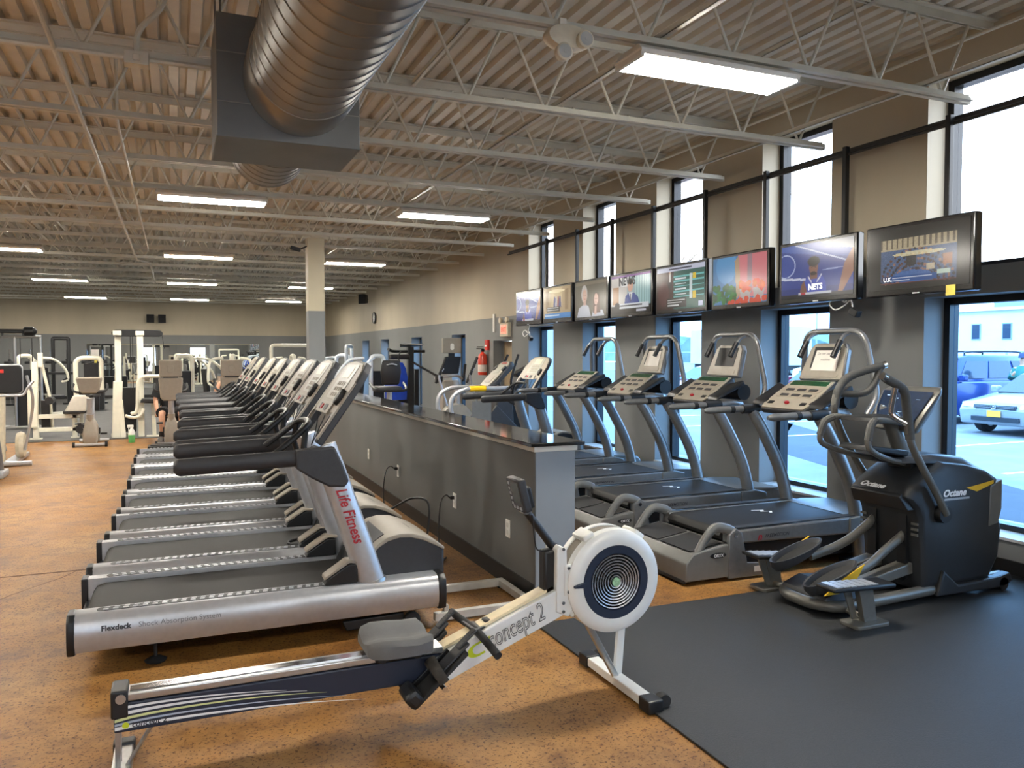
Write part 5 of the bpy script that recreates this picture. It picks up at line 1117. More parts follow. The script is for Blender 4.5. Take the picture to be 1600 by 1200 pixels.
# machine backs cropped by the left edge
t = thing('elliptical_trainer', 'elliptical with black console back and beige mast at the left edge', 'elliptical', (-2.2, 13.2, 0))
obj('console', B().prism(rrect(-.35, .20, 1.05, 1.45, .06), 'y', -.02, .06), black, t, .015); obj('console_rim', B().tube(fillet([(-.4, 0, 1.02), (.22, 0, 1.02), (.26, 0, 1.12), (.34, 0, 1.22)], .05), .018, 8), silver, t); obj('console_edge', B().prism(rrect(-.36, .21, 1.04, 1.465, .065), 'y', .02, .05), silver, t, .006)
obj('badge', B().box(-.26, -.02, -.024, -.02, 1.34, 1.39), mat('signal_red', (206, 44, 34)), t)
obj('mast', sq(B(), (-.12, .05, .05), (-.10, .05, 1.05), .16, .10), mat('aged_beige', (206, 196, 172)), t, .015); obj('base_foot', B().cyl((-.35, 0, .04), (.30, 0, .04), .035, 10), silver, t)
for s in (-1, 1): obj('moving_handle', B().tube(catmull([(.12 * s + .05, .3, .2), (.22 * s + .05, .25, .7), (.26 * s + .05, .1, 1.0), (.2 * s + .05, .05, 1.3)], 5), .02, 8), silver, t)
obj('flywheel_cover', B().lathe([(.05, -.05), (.18, -.05), (.2, 0), (.18, .05), (.05, .05)], (0.1, .45, .26), 'x', 24), mat('aged_beige', (206, 196, 172)), t); obj('base_rail', B().box(-.05, .1, 0, 1.2, .02, .08), silver, t, .01)
t = thing('treadmill', 'dark treadmill hood and side cover just entering at the left edge', 'treadmill', (-2.27, 10.55, 0))
obj('upright', B().tube(catmull([(.16, 1.55, .0), (.12, 1.5, .5), (.02, 1.4, .95), (-.1, 1.35, 1.1)], 5), .06, 12), fmgrey, t); obj('motor_hood', B().loft([[(-.6, 1.0, .05), (.18, 1.0, .05), (.18, 1.75, .05), (-.6, 1.75, .05)], [(-.6, 1.05, .25), (.16, 1.05, .25), (.16, 1.7, .25), (-.6, 1.7, .25)], [(-.6, 1.2, .36), (.08, 1.2, .36), (.08, 1.5, .36), (-.6, 1.5, .36)]]), charcoal, t, .02)
obj('foot_cover', B().box(.08, .24, 1.35, 1.75, .0, .10), silver, t, .03); obj('belt', B().box(-.6, .08, -.5, 1.0, .14, .2), beltm, t, .02); obj('side_rail', B().box(.08, .17, -.5, 1.35, .1, .22), silver, t, .02)
# spray bottle on the floor
t = thing('spray_bottle', 'white spray bottle with green liquid standing on the floor', 'bottle', (-.72, 15.95, 0))
obj('bottle', B().lathe([(.02, 0), (.05, 0), (.055, .02), (.055, .16), (.04, .22), (.02, .25), (.02, .27)], (0, 0, 0), 'z', 16), mat('green_liquid', (104, 186, 110), .3), t); obj('bottle_shoulder', B().lathe([(.056, .14), (.056, .17), (.042, .225), (.022, .255), (.022, .275)], (0, 0, 0), 'z', 16), whitep, t)
obj('trigger_head', B().box(-.07, .03, -.018, .018, .27, .32).box(-.055, -.04, -.01, .01, .20, .27), whitep, t, .008)

# ------------------------------------------------------------------ machines beyond the partition
def seat_bike():
    t = thing('recumbent_bike', 'black seat and backrest of a recumbent bike behind the partition', 'exercise bike', (3.42, 13.3, 0))
    obj('backrest', B().loft([[(-.15, 0, 1.08), (.15, 0, 1.08), (.15, .07, 1.08), (-.15, .07, 1.08)], [(-.18, -.02, 1.3), (.18, -.02, 1.3), (.18, .05, 1.3), (-.18, .05, 1.3)], [(-.15, -.03, 1.5), (.15, -.03, 1.5), (.15, .03, 1.5), (-.15, .03, 1.5)]]), pad, t, .03, ang=50)
    obj('back_handle', B().tube(catmull([(-.09, -.05, 1.42), (0, -.07, 1.44), (.09, -.05, 1.42)], 4), .01, 8), silver, t)
    obj('seat_pad', B().box(-.22, .22, .05, .5, .95, 1.05), pad, t, .04); obj('arm_bar', B().tube(catmull([(-.3, .3, 1.1), (-.28, .05, 1.02), (-.2, -.02, .98), (.2, -.02, .98), (.28, .05, 1.02), (.3, .3, 1.1)], 5), .022, 8), black, t)
    obj('seat_post', B().cyl((0, .15, .3), (0, .12, .95), .05, 12), silver, t); obj('rail', B().box(-.08, .08, -.1, 1.4, .12, .3), charcoal, t, .03); obj('front_foot', B().cyl((-.3, 1.3, .04), (.3, 1.3, .04), .04, 10).cyl((-.3, 0, .04), (.3, 0, .04), .04, 10), black, t)
seat_bike()
t = thing('blue_jacket', 'bright blue jacket hung on the black cable machine', 'jacket', (3.98, 15.0, 0))
obj('cloth', B().loft([[(x * w + dx, y * d_, z) for x, y in [(math.cos(a) * (1 + .12 * math.sin(5 * a + z * 9)), math.sin(a)) for a in [2 * PI * i / 22 for i in range(22)]]] for z, w, d_, dx in ((.72, .20, .07, -.02), (.95, .22, .09, -.04), (1.15, .20, .09, 0), (1.32, .14, .07, .04), (1.44, .05, .04, .06))]), mat('blue_fabric', (28, 74, 196), .8, 0, .15, 10, .3), t, ang=60)
obj('strap', B().tube(catmull([(.06, 0, 1.42), (.02, -.02, 1.55), (.08, .02, 1.66)], 5), .012, 6), black, t)
t = thing('cable_machine', 'black cable machine with crossed pull-up bars by a low window', 'weight machine', (4.32, 15.45, 0))
obj('mast', sq(B(), (.05, 0, 0), (.05, 0, 1.75), .12), black, t, .01); obj('pull_up_bar', B().tube(catmull([(-.42, -.1, 1.70), (-.3, 0, 1.66), (.05, 0, 1.66), (.35, .0, 1.66)], 5), .03, 8).tube([(-.2, -.2, 1.76), (.3, .2, 1.78)], .022, 8).tube([(-.1, .2, 1.80), (.25, -.2, 1.79)], .018, 8), black, t)
obj('shoulder_pad', B().box(-.38, .02, -.1, .06, 1.5, 1.6), pad, t, .03); obj('weight_stack', B().box(-.18, .02, .05, .25, .1, 1.1), steel, t, .01); obj('base', B().box(-.4, .3, -.3, .4, 0, .08), black, t, .01); obj('press_lever', B().tube([(.06, -.1, 1.45), (.45, -.3, 1.2), (.6, -.4, 1.12)], .022, 8), black, t); obj('side_post', sq(B(), (.2, .1, 0), (.2, .1, 1.3), .09), black, t, .01)
t = thing('elliptical_trainer', 'silver elliptical with upright black grips near the small windows', 'elliptical', (4.35, 13.2, 0))
for s, x in ((-1, -.05), (1, .52)):
    obj('moving_handle', B().tube(catmull([(x + .12, 0, .6), (x, 0, 1.0), (x - .06, -.02, 1.22), (x + .02, -.02, 1.36)], 5), .022, 8), silver, t); obj('handle_grip', B().tube([(x - .055, -.02, 1.24), (x + .08, -.02, 1.55)], .026, 8), blackrub, t); obj('handle_stub', B().tube([(x - .06, -.02, 1.24), (x - .1, .04, 1.1)], .022, 8), blackrub, t)
obj('base_frame', B().tube(fillet([(-.3, -.2, .06), (.6, -.2, .06), (.6, .2, .06), (-.3, .2, .06)], .1), .04, 8), silver, t); obj('drive_shell', B().lathe([(.05, -.1), (.3, -.1), (.33, 0), (.3, .1), (.05, .1)], (.2, 0, .42), 'y', 28), beige, t)
obj('crank_arm', B().tube([(.2, -.14, .42), (-.2, -.16, .25)], .03, 8), silver, t); obj('mast', B().tube([(.25, 0, .7), (.2, 0, 1.15)], .045, 10), silver, t)
t = thing('stepper', 'stepper with beige screen back raised above a black console', 'stepper', (4.72, 13.9, 0))
obj('screen_back', B().prism(rrect(-.18, .18, 1.62, 1.90, .02), 'y', -.02, .05), beige, t, .012); obj('screen_badge', B().prism(rrect(-.035, .035, 1.68, 1.80, .03), 'y', -.028, -.018), whitep, t); obj('screen_neck', B().box(-.06, .06, 0, .05, 1.52, 1.63), black, t, .01)
obj('console', B().prism([(-.20, 1.24), (.12, 1.24), (.17, 1.56), (-.14, 1.56)], 'y', -.04, .06), black, t, .02); obj('cup_holder', B().lathe([(.05, 1.08), (.07, 1.1), (.075, 1.2), (.06, 1.2)], (-.25, .0, 0), 'z', 16), black, t); obj('rail', B().tube(catmull([(-.3, .1, 1.15), (-.1, -.05, 1.2), (.1, -.05, 1.2), (.26, .1, 1.12)], 5), .025, 8), silver, t)
obj('body_shell', B().loft([[(-.2, -.05, .1), (.24, -.05, .1), (.24, .5, .1), (-.2, .5, .1)], [(-.17, 0, .8), (.2, 0, .8), (.2, .3, .8), (-.17, .3, .8)], [(-.15, .0, 1.12), (.14, .0, 1.12), (.14, .1, 1.12), (-.15, .1, 1.12)]]), taupe, t, .03); obj('base', B().box(-.3, .32, -.1, .7, 0, .1), charcoal, t, .02); obj('side_grip', B().tube([(.24, .05, 1.1), (.27, .02, 1.42)], .026, 8), blackrub, t)
# stair climber with wrapped rail
t = thing('stair_climber', 'grey stair climber with looping rails and yellow tape on one rail', 'stair climber', (4.2, 11.2, 0))
for y, n_ in ((-.28, 0), (.34, 1)):
    r = obj('handrail', B().tube(fillet([(-.22, y, .40), (-.30, y, .55), (-.52, y, .72), (-.50, y, 1.0), (-.30, y, 1.10), (.0, y, 1.10), (.42, y, 1.10)], .14, 6), .034, 10), silver, t)
    if n_ == 0: obj('yellow_tape', B().tube([(-.22, y, 1.10), (.03, y, 1.10)], .042, 10), mat('yellow_tape', (240, 190, 20), .4), r)
M = slab_matrix((.10, -.22, 1.10), (.72, 0, .70), (0, 1, 0)); sg_ = 1 if (M.to_3x3() @ Vector((0, 0, 1))).x < 0 else -1
fq = lambda pts, lo, hi: B().prism(pts, 'z', sg_ * lo, sg_ * hi).xf(M)
c = obj('console', fq([(0, .04), (0, .42), (.2, .46), (.5, .44), (.58, .36), (.58, .10), (.5, .02), (.2, 0)], -.08, 0), charcoal, t, .02); obj('console_face', fq([(.03, .06), (.03, .40), (.2, .43), (.5, .41), (.55, .34), (.55, .12), (.5, .05), (.2, .03)], 0, .015), beige, c, .005); obj('display', fq(rrect(.30, .48, .13, .33, .01), .015, .02), lcd, c)
obj('red_strip', fq(rrect(.49, .53, .14, .32, .01), .015, .02), mat('red_brown_print', (150, 70, 60), .4), c); obj('keypad', fq(rrect(.10, .24, .12, .34, .02), .015, .02), taupe, c)
for y in (.06, .40): obj('cup_ring', B().loft([[M @ Vector((.40 + .05 * s_ * math.cos(w), y + .04 * s_ * math.sin(w), sg_ * h)) for w in [2 * PI * i / 14 for i in range(14)]] for h, s_ in ((.0, 1), (.03, 1), (.03, .7))]), black, c)
obj('upright', B().prism([(.15, .0), (.55, .0), (.48, .9), (.42, 1.12), (.28, 1.12), (.2, .8)], 'y', -.26, .32), charcoal, t, .02)
for i in range(4): obj('stair_tread', B().box(-.40 + i * .14, -.12 + i * .14, -.22, .28, .18 + i * .16, .22 + i * .16), black, t, .01)
obj('side_panel', B().prism([(-.55, .0), (.6, .0), (.55, .5), (.2, .85), (.0, .62), (-.45, .2)], 'y', -.32, -.26).prism([(-.55, .0), (.6, .0), (.55, .5), (.2, .85), (.0, .62), (-.45, .2)], 'y', .32, .38), charcoal, t, .01)
obj('clear_guard', B().box(-.2, .10, -.33, -.326, .62, .92), fmsilver, t)
t = thing('exercise_bike', 'black upright bike with tall curved handlebars in front of the door', 'exercise bike', (5.18, 12.15, 0))
obj('frame_mast', B().tube([(-.32, 0, .25), (-.05, 0, .75), (.08, 0, 1.02), (.25, 0, 1.32)], [.05, .05, .07, .06], 10, .8), black, t); obj('console', B().prism([(.05, 1.22), (.30, 1.36), (.30, 1.42), (.02, 1.28)], 'y', -.12, .12), black, t, .015)
for s in (-1, 1): obj('handlebar', B().tube(catmull([(.1, s * .1, 1.02), (-.08, s * .24, 1.04), (-.13, s * .26, 1.15), (-.08, s * .25, 1.35), (.02, s * .22, 1.60)], 5), .02, 8), blackrub, t)
obj('body_shell', B().prism([(-.35, .1), (.25, .1), (.2, .5), (.0, .9), (-.1, .85), (-.3, .35)], 'y', -.09, .09), black, t, .03); obj('silver_strut', B().tube([(-.42, -.1, .12), (-.02, -.1, .85)], .03, 8).tube([(-.5, .1, .12), (-.1, .1, .85)], .03, 8), silver, t); obj('base_foot', B().cyl((-.4, -.25, .05), (-.4, .25, .05), .04, 8).cyl((.25, -.25, .05), (.25, .25, .05), .04, 8), black, t)

# ------------------------------------------------------------------ people
def figure(name, label, loc, rz, joints, edges, m, scale=1.):
    me = bpy.data.meshes.new('body'); me.from_pydata([j[0] for j in joints], edges, [])
    o = bpy.data.objects.new('body', me); COL.objects.link(o)
    md = o.modifiers.new('skin', 'SKIN'); md.use_smooth_shade = True
    sv = me.skin_vertices[0].data
    for i, j in enumerate(joints): r = j[1]; sv[i].radius = r if isinstance(r, tuple) else (r, r); sv[i].use_root = (i == 0)
    o.modifiers.new('sub', 'SUBSURF').levels = 2; o.modifiers['sub'].render_levels = 2
    bpy.context.view_layer.update()
    m2 = bpy.data.meshes.new_from_object(o.evaluated_get(bpy.context.evaluated_depsgraph_get())); bpy.data.objects.remove(o)
    m2.materials.clear(); m2.materials.append(m); m2.polygons.foreach_set('use_smooth', [True] * len(m2.polygons))
    t = thing(name, label, 'person', loc, rz); obj('body', m2, m, t); return t
# seated person facing the camera (local -y is forward)
J = [((0, .02, .52), (.15, .11)), ((0, .04, .72), (.15, .11)), ((0, .02, .94), (.17, .11)), ((0, 0, 1.06), (.10, .08)), ((0, -.02, 1.15), .055), ((0, -.04, 1.24), (.078, .09)), ((0, -.03, 1.33), (.075, .09)),
     ((-.19, .0, 1.02), .06), ((-.27, -.04, .80), .048), ((-.25, -.16, .60), .036), ((-.24, -.20, .53), (.035, .022)), ((.19, .0, 1.02), .06), ((.27, -.04, .80), .048), ((.25, -.16, .60), .036), ((.24, -.20, .53), (.035, .022)),
     ((-.12, -.08, .52), .09), ((-.16, -.42, .53), .062), ((-.16, -.44, .33), .056), ((-.16, -.42, .10), .036), ((-.17, -.46, .05), .04), ((-.18, -.58, .04), .032),
     ((.12, -.08, .52), .09), ((.17, -.42, .53), .062), ((.18, -.44, .33), .056), ((.18, -.42, .10), .036), ((.19, -.46, .05), .04), ((.20, -.58, .04), .032)]
E_ = [(0, 1), (1, 2), (2, 3), (3, 4), (4, 5), (5, 6), (2, 7), (7, 8), (8, 9), (9, 10), (2, 11), (11, 12), (12, 13), (13, 14), (0, 15), (15, 16), (16, 17), (17, 18), (18, 19), (19, 20), (0, 21), (21, 22), (22, 23), (23, 24), (24, 25), (25, 26)]
pl = (-.05, 16.15, 0)
t = figure('person', 'seated person in black t-shirt and shorts behind the exercise bike', pl, 0, J, E_, skin)
obj('shirt', B().loft([[(x * w, y * d_ + .02, z) for x, y in [(math.cos(a), math.sin(a)) for a in [2 * PI * i / 20 for i in range(20)]]] for z, w, d_ in ((.50, .19, .15), (.62, .20, .15), (.80, .20, .145), (.95, .215, .14), (1.05, .17, .12), (1.11, .08, .09))]).tube([(-.14, .0, 1.03), (-.23, -.02, .93), (-.275, -.05, .80)], [.09, .085, .08], 12).tube([(.14, .0, 1.03), (.23, -.02, .93), (.275, -.05, .80)], [.09, .085, .08], 12), blackcloth, t)
obj('shorts', B().tube([(-.10, -.0, .53), (-.15, -.22, .535), (-.165, -.38, .535)], [.115, .105, .098], 14).tube([(.10, 0, .53), (.15, -.22, .535), (.175, -.38, .535)], [.115, .105, .098], 14).lathe([(.1, .40), (.19, .42), (.2, .6), (.12, .62)], (0, .03, 0), 'z', 18), blackcloth, t)
obj('hair', B().lathe([(.0, 1.43), (.05, 1.425), (.085, 1.38), (.09, 1.32), (.07, 1.28)], (0, -.005, 0), 'z', 16), mat('dark_hair', (44, 34, 28), .7), t)
for s in (-1, 1):
    obj('shoe', B().loft([[(s * .18 + x * w, y, z) for x, z in ((-1, .0), (1, .0), (1, h * .6), (.5, h), (-.5, h), (-1, h * .6))] for y, w, h in ((-.66, .03, .04), (-.60, .048, .07), (-.50, .05, .10), (-.42, .045, .13), (-.36, .04, .12))]), mat('grey_shoe', (84, 80, 76), .7), t, .008)
    obj('sock', B().tube([(s * .17, -.43, .10), (s * .165, -.43, .20)], [.046, .05], 12), black, t)
    for k in range(5):
        x0 = s * (.24) + (k - 2) * .013
        obj('finger', B().tube([(x0, -.22, .51), (x0, -.245, .475), (x0, -.235, .445 + abs(k - 2) * .006)], [.0095, .009, .007], 6), skin, t)
obj('face_features', B().lathe([(.004, -.02), (.012, 0), (.004, .012)], (0, -.125, 1.265), 'y', 8).box(-.025, .025, -.128, -.118, 1.215, 1.222).box(-.042, -.02, -.124, -.112, 1.287, 1.296).box(.02, .042, -.124, -.112, 1.287, 1.296), mat('face_detail', (120, 74, 62), .6), t)
st_ = thing('exercise_bench', 'black padded bench under the seated person', 'bench', (-.05, 16.3, 0))
obj('pad', B().box(-.17, .17, -.15, .6, .34, .41), pad, st_, .03)
for y in (-.05, .5): obj('leg', B().box(-.2, .2, y - .03, y + .03, 0, .05).box(-.03, .03, y - .03, y + .03, .05, .35), creamw, st_, .006)
# second person further back, mostly hidden by the third bike
t = figure('person', 'person in a dark shirt working out behind the third exercise bike', (1.02, 16.75, 0), .0, J, E_, skin)
obj('shirt', B().loft([[(x * w, y * d_ + .02, z) for x, y in [(math.cos(a), math.sin(a)) for a in [2 * PI * i / 20 for i in range(20)]]] for z, w, d_ in ((.50, .19, .15), (.62, .20, .15), (.80, .20, .145), (.95, .215, .14), (1.05, .17, .12), (1.11, .08, .09))]), mat('grey_cloth', (60, 62, 66), .9), t)
obj('hair', B().lathe([(.0, 1.43), (.05, 1.425), (.085, 1.38), (.09, 1.32), (.07, 1.28)], (0, -.005, 0), 'z', 16), mat('dark_hair', (44, 34, 28), .7), t)
obj('shorts', B().tube([(-.10, -.0, .53), (-.165, -.38, .535)], [.115, .1], 14).tube([(.10, 0, .53), (.175, -.38, .535)], [.115, .1], 14).lathe([(.1, .40), (.19, .42), (.2, .6), (.12, .62)], (0, .03, 0), 'z', 18), blackcloth, t)
st_ = thing('exercise_bench', 'black bench under the person behind the third bike', 'bench', (1.02, 16.9, 0))
obj('pad', B().box(-.17, .17, -.1, .5, .34, .41), pad, st_, .03); obj('leg', B().box(-.2, .2, .17, .23, 0, .05).box(-.03, .03, .17, .23, .05, .35), creamw, st_, .006)
# ------------------------------------------------------------------ outside: car park seen through the windows
GZ = -.2
asph = mat('asphalt', (118, 121, 126), .85, 0, .15, 1.5, .3)
grd = struct('ground', B().box(XW + .34, 160, -80, 140, GZ - .2, GZ), asph, smooth=False)
conc = mat('sidewalk_concrete', (160, 160, 158), .8, 0, .08, 3)
for i in range(9): obj('sidewalk_slab', B().box(XW + .36, XW + 1.95, -4.5 + i * 3.0, -4.5 + i * 3.0 + 2.985, GZ - .05, GZ + .14), conc, grd, .01)
obj('kerb', B().box(XW + 1.96, XW + 2.12, -5, 26, GZ - .05, GZ + .14), conc, grd, .015)
shadem = mat('shaded_asphalt', (58, 63, 74), .85, 0, .12, 1.5)
for k_, q_ in enumerate((((7.9, 4.5), (9.2, 4.5), (15.6, 18.0), (10.9, 13.4)), ((11.6, 13.4), (16.4, 18.0), (17.2, 18.4), (12.3, 13.6)))): obj('shade_strip', B().prism(q_, 'z', GZ - .02, GZ + .003), shadem, grd, smooth=False)  # building's shadow bands on the lot, laid as dark colour strips
linem = mat('parking_line_paint', (226, 226, 222), .7, 0, .08)
for i in range(10): obj('parking_line', B().box(11.5, 16.5, -6 + i * 2.8, -5.9 + i * 2.8, GZ, GZ + .004), linem, grd, smooth=False)
def car(label, loc, rz, col, kind='sedan', plate=False):
    t = thing('car', label, 'car', loc, rz)
    paintm = mat('car_paint_%d_%d_%d' % col, col, .28, .35, .03, coat=.5)
    gl = mat('car_window', (40, 56, 74), .08, 0, .1); tire = mat('tyre', (26, 26, 28), .8); rim = mat('alloy_wheel', (170, 172, 176), .3, .8)
    suv = kind == 'suv'
    L, Wd = (4.5, .92) if not suv else (4.7, .95)
    if suv: prof = [(0, .45), (-.02, .75), (.06, 1.0), (.95, 1.10), (L - .1, 1.10), (L, .8), (L - .03, .45)]; roof = [(1.05, 1.10), (1.65, 1.72), (1.9, 1.78), (4.2, 1.76), (4.55, 1.10)]
    else: prof = [(.02, .35), (-.02, .55), (.10, .72), (1.15, .90), (3.7, .95), (L - .05, .92), (L, .6), (L - .04, .35)]; roof = [(1.05, .88), (1.75, 1.34), (2.1, 1.42), (3.0, 1.40), (3.8, .95)]
    zb = .24
    rings = []
    base = [(.05, zb)] + prof + [(L - .08, zb)]
    for y, k, dz in ((-Wd, .965, -.03), (-Wd * .93, .99, 0), (-Wd * .6, 1.0, .02), (0, 1.01, .03), (Wd * .6, 1.0, .02), (Wd * .93, .99, 0), (Wd, .965, -.03)):
        rings.append([(L / 2 + (x - L / 2) * k, y, z + (dz if z > .5 else 0)) for x, z in base])
    bd = obj('body', B().loft(rings), paintm, t, .03, ang=40)
    rr = []
    for y, k, h in ((-Wd * .86, .98, 0), (-Wd * .72, 1, 1), (Wd * .72, 1, 1), (Wd * .86, .98, 0)):
        rr.append([(x, y if z < 1.15 * (1 if suv else .85) else y * (.92 if h == 0 else 1), z) for x, z in roof])
    z0 = roof[0][1]
    cb = B(); zt = max(z for x, z in roof); sect = []
    for x, z in roof: pass
    low = [(roof[0][0], z0), (roof[-1][0], roof[-1][1])]
    top = [(roof[1][0], roof[1][1]), (roof[2][0], roof[2][1]), (roof[3][0], roof[3][1])]
    def ringy(sgn): return [(low[0][0], sgn * Wd * .90, low[0][1] - .02), (top[0][0], sgn * Wd * .70, top[0][1]), (top[1][0], sgn * Wd * .68, top[1][1]), (top[2][0], sgn * Wd * .68, top[2][1]), (low[1][0], sgn * Wd * .88, low[1][1] - .02)]
    cab = obj('cabin', B().loft([ringy(-1), ringy(1)]), paintm, t, .05, ang=40)
    def lerp(a, b_, q): return tuple(a[i] + (b_[i] - a[i]) * q for i in range(3))
    for sgn in (-1, 1):
        r = ringy(sgn); e = sgn * .012
        def P(q, h):
            bx0, bx1 = r[0], r[4]
            xb = r[0][0] + (r[4][0] - r[0][0]) * q
            tz = top[0][1] - .02; xt = top[0][0] + (top[2][0] - top[0][0]) * q
            yb, yt = sgn * Wd * .90, sgn * Wd * .70
            return (xb + (xt - xb) * h, yb + (yt - yb) * h + e * 1.5, (z0 + .0) + (tz - z0) * h)
        for q0, q1 in (((.08, .36), (.40, .68), (.72, .94)) if suv else ((.10, .48), (.52, .84))):
            obj('side_window', B().loft([[P(q0, .12), P(q1, .12), P(q1, .86), P(q0, .86)], [tuple(Vector(p) + Vector((0, -sgn * .05, 0))) for p in (P(q0, .12), P(q1, .12), P(q1, .86), P(q0, .86))]]), gl, cab, smooth=False)
        obj('mirror', B().box(1.25, 1.42, sgn * (Wd + .02) - .09, sgn * (Wd + .02) + .09, z0 + .02, z0 + .18), paintm, t, .03)
        for wx in (.85, L - .9):
            w = obj('wheel', B().lathe([(.10, -.1), (.30, -.11), (.34, -.08), (.34, .08), (.30, .11), (.10, .1)], (wx, sgn * (Wd - .10), .34), 'y', 24), tire, t); obj('rim', B().lathe([(.02, -.115), (.2, -.118), (.2, .118), (.02, .115)], (wx, sgn * (Wd - .10), .34), 'y', 20), rim, w)
        obj('headlight', B().loft([[(.0, sgn * .52, .60), (.0, sgn * .80, .62), (.03, sgn * .82, .72), (.03, sgn * .55, .70)], [(.25, sgn * .52, .60), (.28, sgn * .90, .62), (.32, sgn * .90, .73), (.25, sgn * .55, .72)]]) if not suv else B().box(-.03, .05, sgn * .7 - .15, sgn * .7 + .15, .72, .92), mat('headlight_lens', (226, 232, 238), .1, .2), t, .015)
        obj('tail_light', B().box(L - .06, L + .01, sgn * .75 - .12, sgn * .75 + .12, .72, .92 if not suv else 1.1), mat('tail_red', (170, 24, 30), .2), t, .015)
    ws = [(low[0][0] + .06, -Wd * .80, low[0][1] + .03), (low[0][0] + .06, Wd * .80, low[0][1] + .03), (top[0][0] - .03, Wd * .64, top[0][1] - .03), (top[0][0] - .03, -Wd * .64, top[0][1] - .03)]
    obj('windscreen', B().loft([[tuple(Vector(p) + Vector((-.035, 0, .02))) for p in ws], [tuple(Vector(p) + Vector((.02, 0, -.02))) for p in ws]]), gl, cab, smooth=False)
    g = obj('grille', B().box(-.05, .03, -.48, .48, .60, .68) if not suv else B().box(-.05, .03, -.5, .5, .68, .92), mat('grille_dark', (48, 54, 62), .4, .3), t, .01)
    for z in ((.625, .655) if not suv else (.75, .85)): obj('grille_bar', B().box(-.056, -.045, -.46, .46, z - .006, z + .006), chrome, g)
    obj('bumper_intake', B().box(-.045, .03, -.55, .55, .32, .42), mat('grille_dark', (48, 54, 62)), t, .01)
    if plate:
        pl_ = obj('licence_plate', B().box(-.06, -.045, -.16, .16, .42, .56), mat('plate_orange', (224, 164, 60), .5), t, .006)
        em = obj('emblem', B().tube(fillet([(-.065, -.06, .70), (-.065, -.045, .60), (-.065, .045, .60), (-.065, .06, .70)], .02), .007, 6).tube([(-.065, -.03, .69), (-.065, -.025, .615)], .009, 6).tube([(-.065, .03, .69), (-.065, .025, .615)], .009, 6).tube([(-.065, -.03, .65), (-.065, .03, .65)], .009, 6), chrome, t, label='chrome H emblem')
    if suv:
        for sgn in (-1, 1): obj('roof_rail', B().tube(catmull([(1.9, sgn * .55, 1.78), (2.1, sgn * .55, 1.86), (3.9, sgn * .55, 1.86), (4.1, sgn * .55, 1.77)], 4), .025, 8), black, t)
    return t
car('silver car facing the building with an orange licence plate, right edge', (16.6, 11.85, GZ), 0, (150, 156, 162), 'sedan', True)
car('blue sport utility car parked behind the silver car', (17.1, 15.0, GZ), 0, (22, 52, 118), 'suv')
car('magenta red car seen through the second window', (17.5, 19.4, GZ), math.radians(8), (130, 30, 64))
car('red car seen through the third window', (15.2, 22.6, GZ), 0, (150, 22, 32))
car('white car farther out in the car park', (30, 31.5, GZ), math.radians(20), (226, 228, 230), 'suv')
car('dark blue car in the far parking row', (27.5, 24.5, GZ), math.radians(80), (48, 70, 110))
# bollard outside the third window
b_ = thing('bollard', 'grey steel bollard on the sidewalk outside the third window', 'bollard', (8.3, 12.35, GZ)); obj('post', B().lathe([(.02, 0), (.13, 0), (.13, 1.05), (.11, 1.13), (.05, 1.17), (.0, 1.175)], (0, 0, 0), 'z', 24), mat('bollard_grey', (150, 156, 160), .6), b_); obj('collar', B().lathe([(.132, .78), (.138, .78), (.138, .86), (.132, .86)], (0, 0, 0), 'z', 24), mat('reflective_grey', (190, 192, 192), .4), b_)
# pale wall of the neighbouring block at the far left end of the lot
t = thing('neighbour_building', 'pale neighbouring block seen at a slant through the farther windows', 'building', (16, 56, GZ)); nb = mat('pale_render', (170, 172, 170), .8, 0, .05, .5)
obj('wall', B().box(-6, 16, 0, 14, 0, 5.2), nb, t, smooth=False); obj('parapet', B().box(-6.1, 16.1, -.1, 14.1, 5.2, 5.5), nb, t)
for i in range(5): obj('window', B().box(-4 + i * 4, -2.8 + i * 4, -.03, 0, 1.6, 2.9), mat('car_window', (40, 56, 74)), t)
# long white building across the lot
t = thing('white_building', 'long white two-storey building with small windows across the car park', 'building', (60, 0, GZ)); wb = mat('white_cladding', (190, 194, 196), .7, 0, .04, .5)
obj('wall', B().box(0, 10, 18, 46.5, 0, 5.2), wb, t, smooth=False); obj('roof_edge', B().box(-.3, 10.3, 17.8, 46.7, 5.2, 5.45), mat('roof_edge_grey', (196, 200, 206), .6), t)
for i, y in enumerate((44.6, 42.0, 39.9, 37.6, 33.0, 29.5, 26.0)):
    w_ = obj('window', B().box(-.06, .0, y - .4, y + .4, 2.9, 4.2), mat('window_frame_grey', (120, 132, 146), .5), t); obj('pane', B().box(-.07, -.06, y - .32, y + .32, 2.98, 4.12), mat('car_window', (40, 56, 74)), w_)
obj('door', B().box(-.06, 0, 39.1, 40.7, .9, 2.0), mat('window_frame_grey', (120, 132, 146)), t)
rf = obj('roof_unit', B().box(2, 5, 41.0, 44.6, 5.3, 6.6).box(2.5, 4.5, 41.6, 43.0, 6.6, 7.0), mat('roof_unit_grey', (120, 128, 138), .6), t, .05)
